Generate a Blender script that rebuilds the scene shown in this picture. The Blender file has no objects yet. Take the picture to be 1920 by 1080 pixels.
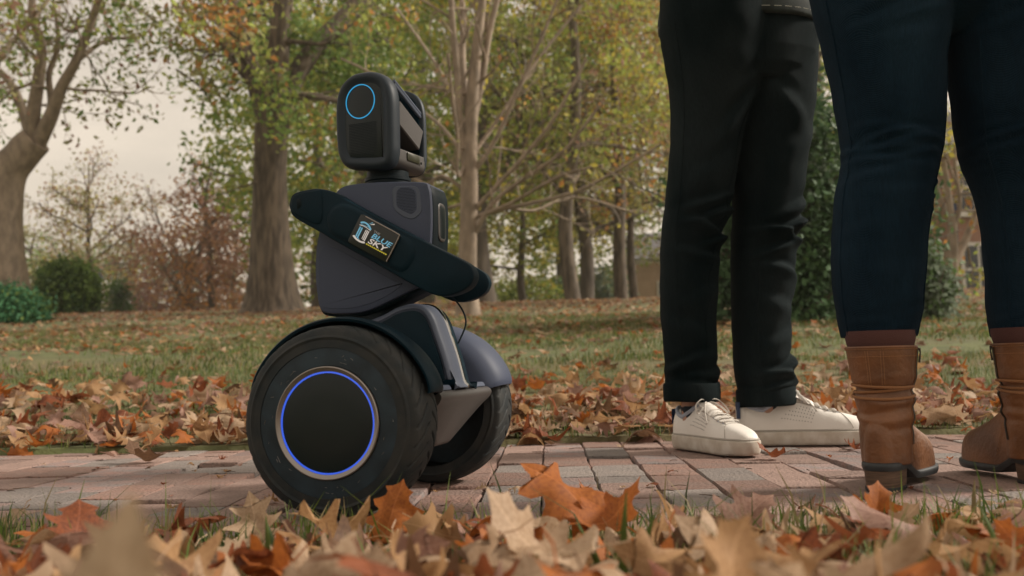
import bpy, bmesh, math, random
import numpy as np
from mathutils import Vector, Matrix, noise as mnoise

# ------------------------------------------------------------------ camera, sky, sun, exposure
scene = bpy.context.scene
FPX, ROLL, PITCH, CAM_Z = 1800.0, math.radians(1.43), math.radians(4.34), .229
_F = np.array([0, math.cos(PITCH), math.sin(PITCH)]); _U0 = np.array([0, -math.sin(PITCH), math.cos(PITCH)]); _R0 = np.array([1., 0, 0])
_R = math.cos(ROLL)*_R0-math.sin(ROLL)*_U0; _U = math.sin(ROLL)*_R0+math.cos(ROLL)*_U0
CAM = np.array([0, 0, CAM_Z])
cam_data = bpy.data.cameras.new('camera'); cam = bpy.data.objects.new('camera', cam_data); scene.collection.objects.link(cam)
cam_data.sensor_width = 36; cam_data.lens = FPX*36/1920; cam_data.clip_start = .02; cam_data.clip_end = 3000
m = Matrix.Identity(4)
for i in range(3):
    m[i][0], m[i][1], m[i][2], m[i][3] = _R[i], _U[i], -_F[i], CAM[i]
cam.matrix_world = m
cam_data.dof.use_dof = True; cam_data.dof.focus_distance = 1.75; cam_data.dof.aperture_fstop = 5.2
scene.camera = cam
scene.view_settings.view_transform = 'Standard'; scene.view_settings.look = 'None'
scene.view_settings.exposure = 1.0; scene.view_settings.gamma = 1.0

SUN_EL, SUN_AZ = math.radians(36), math.radians(80)      # azimuth from +Y towards +X: behind the scene, on the people's side
world = bpy.data.worlds.new('World'); scene.world = world; world.use_nodes = True
nt = world.node_tree; nt.nodes.clear()
def N(t, **k):
    n = nt.nodes.new(t)
    for a, b in k.items(): setattr(n, a, b)
    return n
sky = N('ShaderNodeTexSky', sky_type='NISHITA', sun_disc=False, sun_elevation=SUN_EL, sun_rotation=SUN_AZ, dust_density=4.0, air_density=1.2)
bg1 = N('ShaderNodeBackground'); bg1.inputs[1].default_value = .09; nt.links.new(sky.outputs[0], bg1.inputs[0])
tc = N('ShaderNodeTexCoord'); mp = N('ShaderNodeMapping'); mp.inputs['Scale'].default_value = (1.2, 1.2, 5.0)
nt.links.new(tc.outputs['Generated'], mp.inputs[0])
nz = N('ShaderNodeTexNoise'); nz.inputs['Scale'].default_value = 2.2; nz.inputs['Detail'].default_value = 6; nz.inputs['Roughness'].default_value = .55
nt.links.new(mp.outputs[0], nz.inputs['Vector'])
cr = N('ShaderNodeValToRGB'); e = cr.color_ramp.elements
e[0].position = .32; e[0].color = (.62, .535, .435, 1); e[1].position = .62; e[1].color = (.87, .742, .590, 1)
nt.links.new(nz.outputs[0], cr.inputs[0])
bg2 = N('ShaderNodeBackground'); bg2.inputs[1].default_value = .54; nt.links.new(cr.outputs[0], bg2.inputs[0])
mx = N('ShaderNodeMixShader'); mx.inputs[0].default_value = .9
out = N('ShaderNodeOutputWorld')
nt.links.new(bg1.outputs[0], mx.inputs[1]); nt.links.new(bg2.outputs[0], mx.inputs[2]); nt.links.new(mx.outputs[0], out.inputs[0])
sun_d = bpy.data.lights.new('sun', 'SUN'); sun_d.energy = 2.4; sun_d.angle = math.radians(10); sun_d.color = (1, .91, .79)
sun = bpy.data.objects.new('sun', sun_d); scene.collection.objects.link(sun)
sun.rotation_euler = Vector((-math.sin(SUN_AZ)*math.cos(SUN_EL), -math.cos(SUN_AZ)*math.cos(SUN_EL), -math.sin(SUN_EL))).to_track_quat('-Z', 'Y').to_euler()
sun.location = (20, 12, 20)

# ------------------------------------------------------------------ helpers
COL = scene.collection
rng = np.random.default_rng(11); random.seed(11)
def at(x, y, d): return CAM+d*(_F+(x-960)/FPX*_R-(y-540)/FPX*_U)      # photo pixel at a depth in metres -> world point

def link(name, me, mat=None, parent=None):
    o = bpy.data.objects.new(name, me); COL.objects.link(o)
    if mat is not None and not me.materials:
        for q in (mat if isinstance(mat, (list, tuple)) else [mat]): me.materials.append(q)
    if parent is not None: o.parent = parent
    return o
def fast(name, V, F, mat, parent=None, smooth=False, mi=None, uv=None):
    """V (n,3), F (m,k) all the same k -> mesh object"""
    V = np.asarray(V, float); F = np.asarray(F, np.int32); k = F.shape[1]
    me = bpy.data.meshes.new(name); me.vertices.add(len(V)); me.vertices.foreach_set('co', V.ravel())
    me.loops.add(F.size); me.loops.foreach_set('vertex_index', F.ravel())
    me.polygons.add(len(F)); me.polygons.foreach_set('loop_start', np.arange(0, F.size, k, dtype=np.int32))
    me.polygons.foreach_set('loop_total', np.full(len(F), k, np.int32))
    if smooth: me.polygons.foreach_set('use_smooth', np.ones(len(F), bool))
    for q in (mat if isinstance(mat, (list, tuple)) else [mat]): me.materials.append(q)
    if mi is not None: me.polygons.foreach_set('material_index', np.asarray(mi, np.int32))
    if uv is not None:
        l = me.uv_layers.new(name='UVMap'); l.data.foreach_set('uv', np.asarray(uv)[F.ravel()].ravel())
    me.update(calc_edges=True); me.validate()
    return link(name, me, None, parent)
def pyd(name, V, F, mat, parent=None, smooth=False, angle=None):
    me = bpy.data.meshes.new(name); me.from_pydata([tuple(v) for v in V], [], [tuple(f) for f in F])
    b = bmesh.new(); b.from_mesh(me); bmesh.ops.recalc_face_normals(b, faces=b.faces); b.to_mesh(me); b.free()
    if smooth:
        for p in me.polygons: p.use_smooth = True
        if angle: 
            me.update(); me.set_sharp_from_angle(angle=math.radians(angle))
    return link(name, me, mat, parent)
def tag(o, label=None, cat=None, group=None, kind=None):
    for k, v in (('label', label), ('category', cat), ('group', group), ('kind', kind)):
        if v: o[k] = v
    return o
def empty(name, loc, rz=0.0):
    o = bpy.data.objects.new(name, None); COL.objects.link(o); o.location = tuple(loc); o.rotation_euler = (0, 0, rz); o.empty_display_size = .1
    return o
class MB:
    """collects rings, tubes and boxes into one mesh"""
    def __init__(s): s.V = []; s.F = []
    def add(s, V, F):
        b = len(s.V); s.V += [tuple(v) for v in V]; s.F += [tuple(b+i for i in f) for f in F]; return s
    def rings(s, R, cap=True, closed=True):
        n = len(R[0]); V = [p for r in R for p in r]; F = []
        for i in range(len(R)-1):
            for j in range(n if closed else n-1):
                k = (j+1) % n; F.append((i*n+j, i*n+k, (i+1)*n+k, (i+1)*n+j))
        if cap: F.append(tuple(range(n))[::-1]); F.append(tuple((len(R)-1)*n+j for j in range(n)))
        return s.add(V, F)
    def tube(s, pts, rad, seg=8, cap=True):
        pts = [np.array(p, float) for p in pts]; R = []
        if not hasattr(rad, '__len__'): rad = [rad]*len(pts)
        t0 = pts[1]-pts[0]; n = np.cross(t0, (0, 0, 1.)) if abs(t0[2]) < .9*np.linalg.norm(t0) else np.cross(t0, (1., 0, 0)); n /= np.linalg.norm(n)
        for i, p in enumerate(pts):
            t = pts[min(i+1, len(pts)-1)]-pts[max(i-1, 0)]; t = t/(np.linalg.norm(t)+1e-12)
            n = n-t*(n@t); n /= np.linalg.norm(n)+1e-12; b = np.cross(t, n)
            R.append([p+rad[i]*(math.cos(a)*n+math.sin(a)*b) for a in np.linspace(0, 2*math.pi, seg, endpoint=False)])
        return s.rings(R, cap)
    def loop(s, pts, rad, seg=6):
        pts = [np.array(p, float) for p in pts]; m_ = len(pts); R = []
        for i, p in enumerate(pts):
            t = pts[(i+1) % m_]-pts[i-1]; t /= np.linalg.norm(t)+1e-12
            n = np.cross(t, (0, 0, 1.)); n = np.cross(t, (0, 1., 0)) if np.linalg.norm(n) < .1 else n
            n /= np.linalg.norm(n); b = np.cross(t, n)
            R.append([p+rad*(math.cos(a)*n+math.sin(a)*b) for a in np.linspace(0, 2*math.pi, seg, endpoint=False)])
        R.append(R[0]); return s.rings(R, False)
    def box(s, c, h, rot=None):
        V = []
        for z in (-1, 1):
            for x, y in ((-1, -1), (1, -1), (1, 1), (-1, 1)): V.append(np.array((x*h[0], y*h[1], z*h[2])))
        if rot is not None: V = [rot@v for v in V]
        return s.add([np.array(c)+v for v in V], [(3, 2, 1, 0), (4, 5, 6, 7), (0, 1, 5, 4), (1, 2, 6, 5), (2, 3, 7, 6), (3, 0, 4, 7)])
    def build(s, name, mat, parent=None, smooth=True, angle=40, off=None):
        V = s.V if off is None else [np.array(v)-off for v in s.V]
        return pyd(name, V, s.F, mat, parent, smooth, angle)
def spline(pts, n, closed=False):
    """Catmull-Rom through points"""
    p = np.array(pts, float); m_ = len(p); out_ = []
    segs = m_ if closed else m_-1
    for i in range(segs):
        g = (lambda j: p[j % m_]) if closed else (lambda j: p[min(max(j, 0), m_-1)])
        a, b, c, d = g(i-1), g(i), g(i+1), g(i+2)
        for t in np.arange(n)/n:
            out_.append(.5*((2*b)+(-a+c)*t+(2*a-5*b+4*c-d)*t*t+(-a+3*b-3*c+d)*t**3))
    if not closed: out_.append(p[-1])
    return np.array(out_)
def inset(o2, dist):
    """offset of a closed 2D outline inwards"""
    o2 = np.asarray(o2); a = np.roll(o2, 1, 0); b = np.roll(o2, -1, 0); t = b-a; t /= np.linalg.norm(t, axis=1)[:, None]+1e-12
    nrm = np.stack([-t[:, 1], t[:, 0]], 1)
    area = np.sum(o2[:, 0]*np.roll(o2[:, 1], -1)-np.roll(o2[:, 0], -1)*o2[:, 1])
    return o2+nrm*dist*(1 if area > 0 else -1)
def slab_rings(o2, prof):
    """outline in (x,z), profile [(inset, y)...]"""
    return [[(q[0], y, q[1]) for q in inset(o2, d)] for d, y in prof]
def remesh(o, vox, smooth_it=0):
    md = o.modifiers.new('r', 'REMESH'); md.mode = 'VOXEL'; md.voxel_size = vox; md.use_smooth_shade = True
    if smooth_it:
        ms = o.modifiers.new('s', 'SMOOTH'); ms.iterations = smooth_it; ms.factor = .5
    dg = bpy.context.evaluated_depsgraph_get(); me = bpy.data.meshes.new_from_object(o.evaluated_get(dg))
    old = o.data; mats = list(old.materials); o.modifiers.clear(); me.materials.clear(); o.data = me
    for q in mats: me.materials.append(q)
    for p in me.polygons: p.use_smooth = True
    bpy.data.meshes.remove(old)
    return o

# ------------------------------------------------------------------ materials
def mat(name, col, rough=.6, metal=0., var=.0, scale=20., bump=0., bscale=None, emit=None, estr=0., col2=None, coat=0., trans=0., detail=5., objrand=0., spec=.5, stretch=None):
    m_ = bpy.data.materials.new(name); m_.use_nodes = True; t = m_.node_tree; b = t.nodes['Principled BSDF']; L = t.links.new
    b.inputs['Base Color'].default_value = (*col, 1); b.inputs['Roughness'].default_value = rough; b.inputs['Metallic'].default_value = metal
    b.inputs['Specular IOR Level'].default_value = spec
    if coat: b.inputs['Coat Weight'].default_value = coat; b.inputs['Coat Roughness'].default_value = .15
    if emit: b.inputs['Emission Color'].default_value = (*emit, 1); b.inputs['Emission Strength'].default_value = estr
    co = t.nodes.new('ShaderNodeTexCoord'); vec = co.outputs['Object']
    if stretch:
        mpn = t.nodes.new('ShaderNodeMapping'); mpn.inputs['Scale'].default_value = stretch; L(vec, mpn.inputs[0]); vec = mpn.outputs[0]
    src = None
    if var or col2:
        n = t.nodes.new('ShaderNodeTexNoise'); n.inputs['Scale'].default_value = scale; n.inputs['Detail'].default_value = detail; L(vec, n.inputs['Vector'])
        r = t.nodes.new('ShaderNodeValToRGB'); L(n.outputs[0], r.inputs[0]); a = r.color_ramp.elements
        a[0].position = .36; a[1].position = .64
        c2 = col2 or tuple(c*(1+var) for c in col); c1 = col if col2 else tuple(c*(1-var) for c in col)
        a[0].color = (*c1, 1); a[1].color = (*c2, 1); src = r.outputs[0]
    if objrand:
        oi = t.nodes.new('ShaderNodeObjectInfo'); h = t.nodes.new('ShaderNodeHueSaturation')
        mr = t.nodes.new('ShaderNodeMapRange'); mr.inputs[3].default_value = 1-objrand; mr.inputs[4].default_value = 1+objrand
        L(oi.outputs['Random'], mr.inputs[0]); L(mr.outputs[0], h.inputs['Value'])
        if src: L(src, h.inputs['Color'])
        else: h.inputs['Color'].default_value = (*col, 1)
        src = h.outputs[0]
    if src: L(src, b.inputs['Base Color'])
    if bump:
        n2 = t.nodes.new('ShaderNodeTexNoise'); n2.inputs['Scale'].default_value = bscale or scale; n2.inputs['Detail'].default_value = 6; L(vec, n2.inputs['Vector'])
        bp = t.nodes.new('ShaderNodeBump'); bp.inputs['Strength'].default_value = bump; bp.inputs['Distance'].default_value = .01
        L(n2.outputs[0], bp.inputs['Height']); L(bp.outputs[0], b.inputs['Normal'])
    if trans:
        tr = t.nodes.new('ShaderNodeBsdfTranslucent'); ms = t.nodes.new('ShaderNodeMixShader'); ms.inputs[0].default_value = trans
        if src: L(src, tr.inputs[0])
        else: tr.inputs[0].default_value = (*col, 1)
        L(b.outputs[0], ms.inputs[1]); L(tr.outputs[0], ms.inputs[2]); L(ms.outputs[0], t.nodes['Material Output'].inputs[0])
    return m_
def leaf_mat(name, col, dark):
    """fallen leaf: blade colour with paler midrib and side veins drawn in the leaf's own coordinates, blotches"""
    m_ = mat(name, col, rough=.62, trans=.36, spec=.3); t = m_.node_tree; L = t.links.new
    b = t.nodes['Principled BSDF']; uv = t.nodes.new('ShaderNodeUVMap'); sx = t.nodes.new('ShaderNodeSeparateXYZ'); L(uv.outputs[0], sx.inputs[0])
    def M(op, a, c=None, d=None):
        n = t.nodes.new('ShaderNodeMath'); n.operation = op
        for i, q in enumerate((a, c, d)):
            if q is None: continue
            if isinstance(q, (int, float)): n.inputs[i].default_value = q
            else: L(q, n.inputs[i])
        return n.outputs[0]
    ax = M('ABSOLUTE', M('SUBTRACT', sx.outputs[0], .5)); mid = M('LESS_THAN', ax, .008)
    side = M('LESS_THAN', M('FRACT', M('MULTIPLY', M('SUBTRACT', sx.outputs[1], M('MULTIPLY', ax, .8)), 6.0)), .09)
    vein = M('MULTIPLY', M('MAXIMUM', mid, M('MULTIPLY', side, .45)), .35)
    co = t.nodes.new('ShaderNodeTexCoord'); n = t.nodes.new('ShaderNodeTexNoise'); n.inputs['Scale'].default_value = 24; n.inputs['Detail'].default_value = 6; L(co.outputs['Object'], n.inputs[0])
    r = t.nodes.new('ShaderNodeValToRGB'); L(n.outputs[0], r.inputs[0]); a = r.color_ramp.elements
    a[0].position = .34; a[0].color = (*dark, 1); a[1].position = .58; a[1].color = (*col, 1)
    mxn = t.nodes.new('ShaderNodeMix'); mxn.data_type = 'RGBA'; L(vein, mxn.inputs[0]); L(r.outputs[0], mxn.inputs[6]); mxn.inputs[7].default_value = (*[min(.8, c*1.5+.05) for c in col], 1)
    L(mxn.outputs[2], b.inputs['Base Color'])
    for q in t.nodes:
        if q.type == 'BSDF_TRANSLUCENT': L(mxn.outputs[2], q.inputs[0])
    bp = t.nodes.new('ShaderNodeBump'); bp.inputs['Strength'].default_value = .5; bp.inputs['Distance'].default_value = .004; L(vein, bp.inputs['Height']); L(bp.outputs[0], b.inputs['Normal'])
    return m_
# ------------------------------------------------------------------ terrain
PATH_YAW = math.radians(2.0); PATH_C = np.array([0, 1.985]); PATH_HALF = .69
_pu = np.array([math.cos(PATH_YAW), -math.sin(PATH_YAW)]); _pv = np.array([math.sin(PATH_YAW), math.cos(PATH_YAW)])
def path_v(x, y): return (x-PATH_C[0])*_pv[0]+(y-PATH_C[1])*_pv[1]
def ground_z(x, y):
    v = path_v(x, y); far = np.maximum(v-PATH_HALF, 0.0)
    rise = np.where(far < 17.5, .082*far, .082*17.5+.30*(1-np.exp(-(np.maximum(far, 17.5)-17.5)*.082/.30)))
    soft = 1-np.exp(-far/.8)
    lump = .018*np.sin(x*2.1+1.3*y)*np.sin(y*1.7-.6*x)*np.minimum(far, 1.)
    near = np.maximum(-v-PATH_HALF, 0.0)
    return np.where(v > PATH_HALF, rise*soft+.012+lump, np.where(v < -PATH_HALF, .004+.055*np.clip((near-.35)/.6, 0, 1), -.03))
M_lawn = mat('lawn_soil_and_turf', (.066, .078, .029), .95, col2=(.115, .128, .046), scale=6, bump=.6, bscale=60)
t = M_lawn.node_tree; L = t.links.new                     # worn leaf-brown drifts over the turf
nn = t.nodes.new('ShaderNodeTexNoise'); nn.inputs['Scale'].default_value = .55; nn.inputs['Detail'].default_value = 7
mpn = t.nodes.new('ShaderNodeMapping'); mpn.inputs['Scale'].default_value = (.35, 1.1, 1); co = t.nodes.new('ShaderNodeTexCoord')
L(co.outputs['Object'], mpn.inputs[0]); L(mpn.outputs[0], nn.inputs[0])
rr = t.nodes.new('ShaderNodeValToRGB'); L(nn.outputs[0], rr.inputs[0]); rr.color_ramp.elements[0].position = .50; rr.color_ramp.elements[1].position = .70
mm = t.nodes.new('ShaderNodeMix'); mm.data_type = 'RGBA'; L(rr.outputs[0], mm.inputs[0]); mm.inputs[7].default_value = (.15, .085, .05, 1)
b = t.nodes['Principled BSDF']; L(b.inputs['Base Color'].links[0].from_socket, mm.inputs[6]); L(mm.outputs[2], b.inputs['Base Color'])
vs = np.unique(np.concatenate([np.arange(-40, -4, 4.), np.arange(-4, -PATH_HALF, .12), [-PATH_HALF-.002, -PATH_HALF+.002, PATH_HALF-.002, PATH_HALF+.002], np.arange(PATH_HALF+.05, 6, .12), np.arange(6, 34, .5), np.geomspace(34, 380, 26)]))
us = np.unique(np.concatenate([-np.geomspace(8, 380, 22), np.arange(-8, 8.01, .2), np.geomspace(8, 380, 22)]))
UU, VV = np.meshgrid(us, vs); XX = PATH_C[0]+UU*_pu[0]+VV*_pv[0]; YY = PATH_C[1]+UU*_pu[1]+VV*_pv[1]
ZZ = ground_z(XX, YY); nu = len(us); nv = len(vs)
idx = np.arange(nu*nv).reshape(nv, nu); Fq = np.stack([idx[:-1, :-1], idx[:-1, 1:], idx[1:, 1:], idx[1:, :-1]], -1).reshape(-1, 4)
tag(fast('lawn', np.stack([XX, YY, ZZ], -1).reshape(-1, 3), Fq, M_lawn, smooth=True), kind='structure')

# ------------------------------------------------------------------ brick path
def brick_mat(name, c1, c2, c3):
    m_ = mat(name, c1, .85, col2=c2, scale=14, detail=8, bump=.6, bscale=130, objrand=.2); t = m_.node_tree; L = t.links.new
    b = t.nodes['Principled BSDF']; cs = b.inputs['Base Color'].links[0].from_socket
    co = t.nodes.new('ShaderNodeTexCoord'); n = t.nodes.new('ShaderNodeTexNoise'); n.inputs['Scale'].default_value = 150; n.inputs['Detail'].default_value = 5; L(co.outputs['Object'], n.inputs[0])
    r = t.nodes.new('ShaderNodeValToRGB'); L(n.outputs[0], r.inputs[0]); r.color_ramp.elements[0].position = .56; r.color_ramp.elements[1].position = .68
    mxn = t.nodes.new('ShaderNodeMix'); mxn.data_type = 'RGBA'; L(r.outputs[0], mxn.inputs[0]); L(cs, mxn.inputs[6]); mxn.inputs[7].default_value = (*c3, 1); L(mxn.outputs[2], b.inputs['Base Color'])
    return m_
MB_ = [brick_mat('brick_rose', (.225, .150, .125), (.285, .19, .160), (.11, .075, .062)), brick_mat('brick_red', (.225, .128, .100), (.215, .142, .118), (.10, .065, .055)),
       brick_mat('brick_grey', (.185, .160, .148), (.225, .19, .172), (.09, .076, .068)), brick_mat('brick_rose_and_grey', (.20, .175, .17), (.28, .175, .152), (.1, .075, .065))]
M_bed = mat('joint_sand', (.075, .062, .050), .95, var=.5, scale=60, bump=.8, bscale=200)
V = [(PATH_C[0]+u*_pu[0]+v*_pv[0], PATH_C[1]+u*_pu[1]+v*_pv[1], -.013) for u, v in ((-6, -PATH_HALF), (6, -PATH_HALF), (6, PATH_HALF), (-6, PATH_HALF))]
path = tag(pyd('brick_path', V, [(0, 1, 2, 3)], M_bed), kind='structure')
def brick_shape(seed, lx, ly, hz=.045):
    g = np.random.default_rng(seed); ch = .003; R = []
    base = []
    for (sx, sy) in ((-1, -1), (1, -1), (1, 1), (-1, 1)):           # each side gets two extra points so the edge is uneven
        base.append((sx*lx/2, sy*ly/2))
    pts = []
    for i in range(4):
        a = np.array(base[i]); c = np.array(base[(i+1) % 4])
        for tt in (0.03, .35, .68, .97): pts.append(a+(c-a)*tt+g.normal(0, .0014, 2))
    pts = np.array(pts)
    zt = g.normal(0, .0004, len(pts))
    for ins, z in ((0, -hz), (0, -ch), (ch*.8, 0.)):
        q = inset(pts, ins); R.append([(p[0], p[1], z+zt[k]) for k, p in enumerate(q)])
    return MB().rings(R)
PITCH_U, LEN_V = .1035, .2
brick_meshes = {}
gb = np.random.default_rng(5); far_mb = [MB(), MB(), MB(), MB()]
cols = int(10/PITCH_U)
for c in range(-cols//2, cols//2+1):
    u = c*PITCH_U+gb.normal(0, .0008); v = -PATH_HALF+.002-(0 if c % 2 else .1)+gb.normal(0, .007)
    while v < PATH_HALF-.02:
        ln = LEN_V*(1 if gb.random() > .07 else .5); a = max(v, -PATH_HALF+.002); bnd = min(v+ln, PATH_HALF-.002); v += ln
        if bnd-a < .03: continue
        cut = abs((bnd-a)-LEN_V) > .02; mi = int(gb.choice(4, p=[.42, .2, .18, .2])); vc = (a+bnd)/2
        x = PATH_C[0]+u*_pu[0]+vc*_pv[0]; y = PATH_C[1]+u*_pu[1]+vc*_pv[1]; z = gb.normal(0, .001)-(0.006 if gb.random() < .07 else 0)
        rx, ry, rz = gb.normal(0, .005), gb.normal(0, .006), -PATH_YAW+gb.normal(0, .008)
        if abs(x) < .56*y+.14:
            key = (mi, round((bnd-a-.003)/.02)*.02 if cut else .197, int(gb.integers(3)))
            if key not in brick_meshes:
                o = brick_shape(hash(key) % 1000, PITCH_U-.0034, max(key[1], .02)).build('brick', MB_[mi], path, angle=50); brick_meshes[key] = o.data
            else: o = link('brick', brick_meshes[key], None, path)
            o.location = (x, y, z); o.rotation_euler = (rx, ry, rz)
        else:
            bs = brick_shape(3, PITCH_U-.0034, bnd-a-.003); cc, ss = math.cos(rz), math.sin(rz)
            far_mb[mi].add([(x+p[0]*cc-p[1]*ss, y+p[0]*ss+p[1]*cc, z+p[2]+ry*p[0]*-1) for p in bs.V], bs.F)
for k in range(4): tag(far_mb[k].build('brick_field', MB_[k], path, angle=50), kind='stuff')
# crumbs, twigs and pine straw lying in the joints
tw = MB(); gt = np.random.default_rng(8)
for i in range(40):
    y = gt.uniform(1.35, 2.62); x = gt.uniform(-.54*y, .54*y); a = gt.uniform(-.5, .5) if i % 2 else gt.uniform(0, 6.3); l = gt.uniform(.012, .05)
    p0 = np.array([x, y, .0035]); d = np.array([math.cos(a), math.sin(a), 0])*l
    tw.tube([p0, p0+d*.5+[gt.normal(0, .002), gt.normal(0, .002), .001], p0+d], [.0009, .0008, .0005], 5)
M_twig = mat('dead_twig', (.09, .06, .04), .9, var=.4, scale=40)
tag(tw.build('twig_litter', M_twig), 'thin dark twigs and crumbs scattered on the brick path', 'twigs', kind='stuff')

# ------------------------------------------------------------------ robot (local x: towards the people, y: along the axle away, z: up)
PHI = math.radians(15.5); robot = empty('self_balancing_robot', (-.2082, 1.6765, 0), -PHI)
tag(robot, 'slate grey two-wheeled robot with ring-lit head and folded arm on the brick path', 'robot')
M_slate = mat('slate_shell', (.049, .061, .100), .55, col2=(.054, .066, .104), scale=5, spec=.25, bump=.03, bscale=900)
M_slate2 = mat('light_slate_trim', (.075, .090, .128), .5, spec=.3, bump=.03, bscale=900)
M_navy = mat('dark_navy_plastic', (.0045, .0165, .026), .48, var=.25, scale=9, bump=.02, bscale=900, spec=.10)
M_black = mat('black_plastic', (.003, .009, .013), .5, spec=.15)
M_headm = mat('charcoal_soft_shell', (.016, .025, .036), .5, bump=.03, bscale=1200, spec=.3)
M_gloss = mat('gloss_black_screen', (.008, .0135, .015), .28, spec=.3)
M_tyre = mat('tyre_rubber', (.013, .018, .021), .70, col2=(.030, .031, .030), scale=34, spec=.3, bump=.10, bscale=500)
M_hub = mat('hub_plastic', (.015, .027, .038), .46, var=.35, scale=22, spec=.3)
M_silver = mat('brushed_alloy', (.30, .27, .25), .38, .85, var=.1, scale=8)
M_chrome = mat('chrome_strip', (.5, .5, .5), .12, 1.)
M_blue = mat('blue_light_ring', (.02, .06, .4), .4, emit=(.020, .055, .34), estr=.9)
M_cyan = mat('cyan_light_ring', (.01, .15, .3), .4, emit=(.010, .14, .27), estr=.85)
M_grey = mat('warm_grey_panel', (.058, .053, .051), .45, var=.08, scale=10)
def lathe(prof, a0, a1, n, cx=0., cz=.14, closed=False):
    """profile [(radius, y)] swung about the axle"""
    R = []
    for a in np.linspace(a0, a1, n, endpoint=not closed):
        R.append([(cx+r*math.cos(a), y, cz+r*math.sin(a)) for r, y in prof])
    if closed: R.append(R[0])
    return R
TAU = 2*math.pi
def wheel(side):
    ym = .21*side; w = empty('wheel', (0, ym, .1445)); w.parent = robot; w.scale = (1.03, 1, 1.03)
    # tyre: rounded tread with curved grooves cut into it, local y outwards = side
    na, nw = 420, 44; ang = np.linspace(0, TAU, na, endpoint=False); s_ = np.linspace(-1, 1, nw)
    A, S = np.meshgrid(ang, s_, indexing='ij')
    th = np.clip(np.abs(S), 0, 1); r = .1408-.0062*th**2.6-.0085*np.clip((th-.86)/.14, 0, 1)**1.5
    y = S*.046*np.where(th > .85, 1.0, 1.0)
    u = (A/TAU*30)+np.where(S > 0, .5, 0.)+1.55*th**1.25; g1 = np.abs((u % 1)-.5)
    groove = np.clip((g1-.42)/.03, 0, 1)*np.clip((th-.10)/.08, 0, 1)*np.clip((.90-th)/.06, 0, 1)
    rib = .00035*np.sin(A*600)*np.clip((th-.35)/.1, 0, 1)*np.clip((.82-th)/.1, 0, 1)
    r = r-.0058*groove+rib
    V = np.stack([r*np.cos(A), y, r*np.sin(A)], -1).reshape(-1, 3)
    ii = np.arange(na*nw).reshape(na, nw); j2 = np.roll(ii, -1, 0)
    F = np.stack([ii[:, :-1], ii[:, 1:], j2[:, 1:], j2[:, :-1]], -1).reshape(-1, 4)
    ty = fast('tyre', V, F, M_tyre, w, smooth=True)
    sw = MB()
    for sg in (1, -1):        # sidewalls with a raised bead line
        sw.rings(lathe([(.1135, sg*.0465), (.121, sg*.0478), (.1228, sg*.0490), (.1246, sg*.0480), (.1262, sg*.0462), (.118, sg*.040)], 0, TAU, 128, 0, 0, True), False)
        sw.rings(lathe([(.119, sg*.0475), (.108, sg*.0492), (.107, sg*.044)], 0, TAU, 128, 0, 0, True), False)
    sw.build('sidewall', M_tyre, ty, angle=60)
    sg = side
    MB().rings(lathe([(.0, sg*.036), (.1085, sg*.036), (.1095, sg*.046), (.1075, sg*.0480), (.101, sg*.0486), (.0822, sg*.0492), (.0812, sg*.046)], 0, TAU, 128, 0, 0, True), False).build('hub_cover', M_hub, w, angle=35)
    MB().rings(lathe([(.0808, sg*.040), (.0810, sg*.0525), (.0795, sg*.0535), (.0738, sg*.0505), (.0735, sg*.040)], 0, TAU, 128, 0, 0, True), False).build('alloy_ring', M_silver, w, angle=40)
    MB().rings(lathe([(.0734, sg*.044), (.0734, sg*.0502), (.0714, sg*.0505), (.0712, sg*.044)], 0, TAU, 128, 0, 0, True), False).build('light_ring', M_blue, w, angle=40)
    MB().rings(lathe([(.0711, sg*.044), (.0711, sg*.0488), (.066, sg*.0496), (.04, sg*.0505), (0.0001, sg*.0510)], 0, TAU, 96, 0, 0, True), False).build('hub_cap', M_gloss, w, angle=40)
    sc = MB(); g = np.random.default_rng(3)          # scuffs on the hub cover
    for k in range(26):
        a = g.uniform(0, TAU); r0 = g.uniform(.085, .102); l = g.uniform(.002, .006)*(1 if g.random() > .2 else 2); a2 = a+l/r0; r1 = r0+g.normal(0, .0015)
        sc.tube([(r0*math.cos(a), sg*.0490, r0*math.sin(a)), (r1*math.cos(a2), sg*.0489, r1*math.sin(a2))], .00028, 4)
    tag(sc.build('scuff_marks', M_silver, w), kind='stuff')
    return w
wheel(-1); wheel(1)
def fender(side):
    s = side
    prof = [(.1560, s*.221), (.1600, s*.2225), (.1625, s*.219), (.1635, s*.205), (.1625, s*.183), (.159, s*.162), (.150, s*.145), (.128, s*.131), (.095, s*.126), (.04, s*.124),
            (.04, s*.130), (.095, s*.132), (.128, s*.138), (.147, s*.150), (.1555, s*.170), (.1580, s*.19), (.1575, s*.21)]
    R = []; a0, a1 = math.radians(17), math.radians(162)
    for i, a in enumerate(np.linspace(a0, a1, 80)):
        e = min(1, min(i, 79-i)/7); k = .962+.038*math.sqrt(max(0, 1-(1-e)**2))     # rounded ends
        R.append([(r*(k if r > .1 else 1)*math.cos(a), y, .14+r*(k if r > .1 else 1)*math.sin(a)) for r, y in prof])
    MB().rings(R).build('fender', M_navy if s < 0 else M_slate, robot, angle=50)
fender(-1); fender(1)
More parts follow.
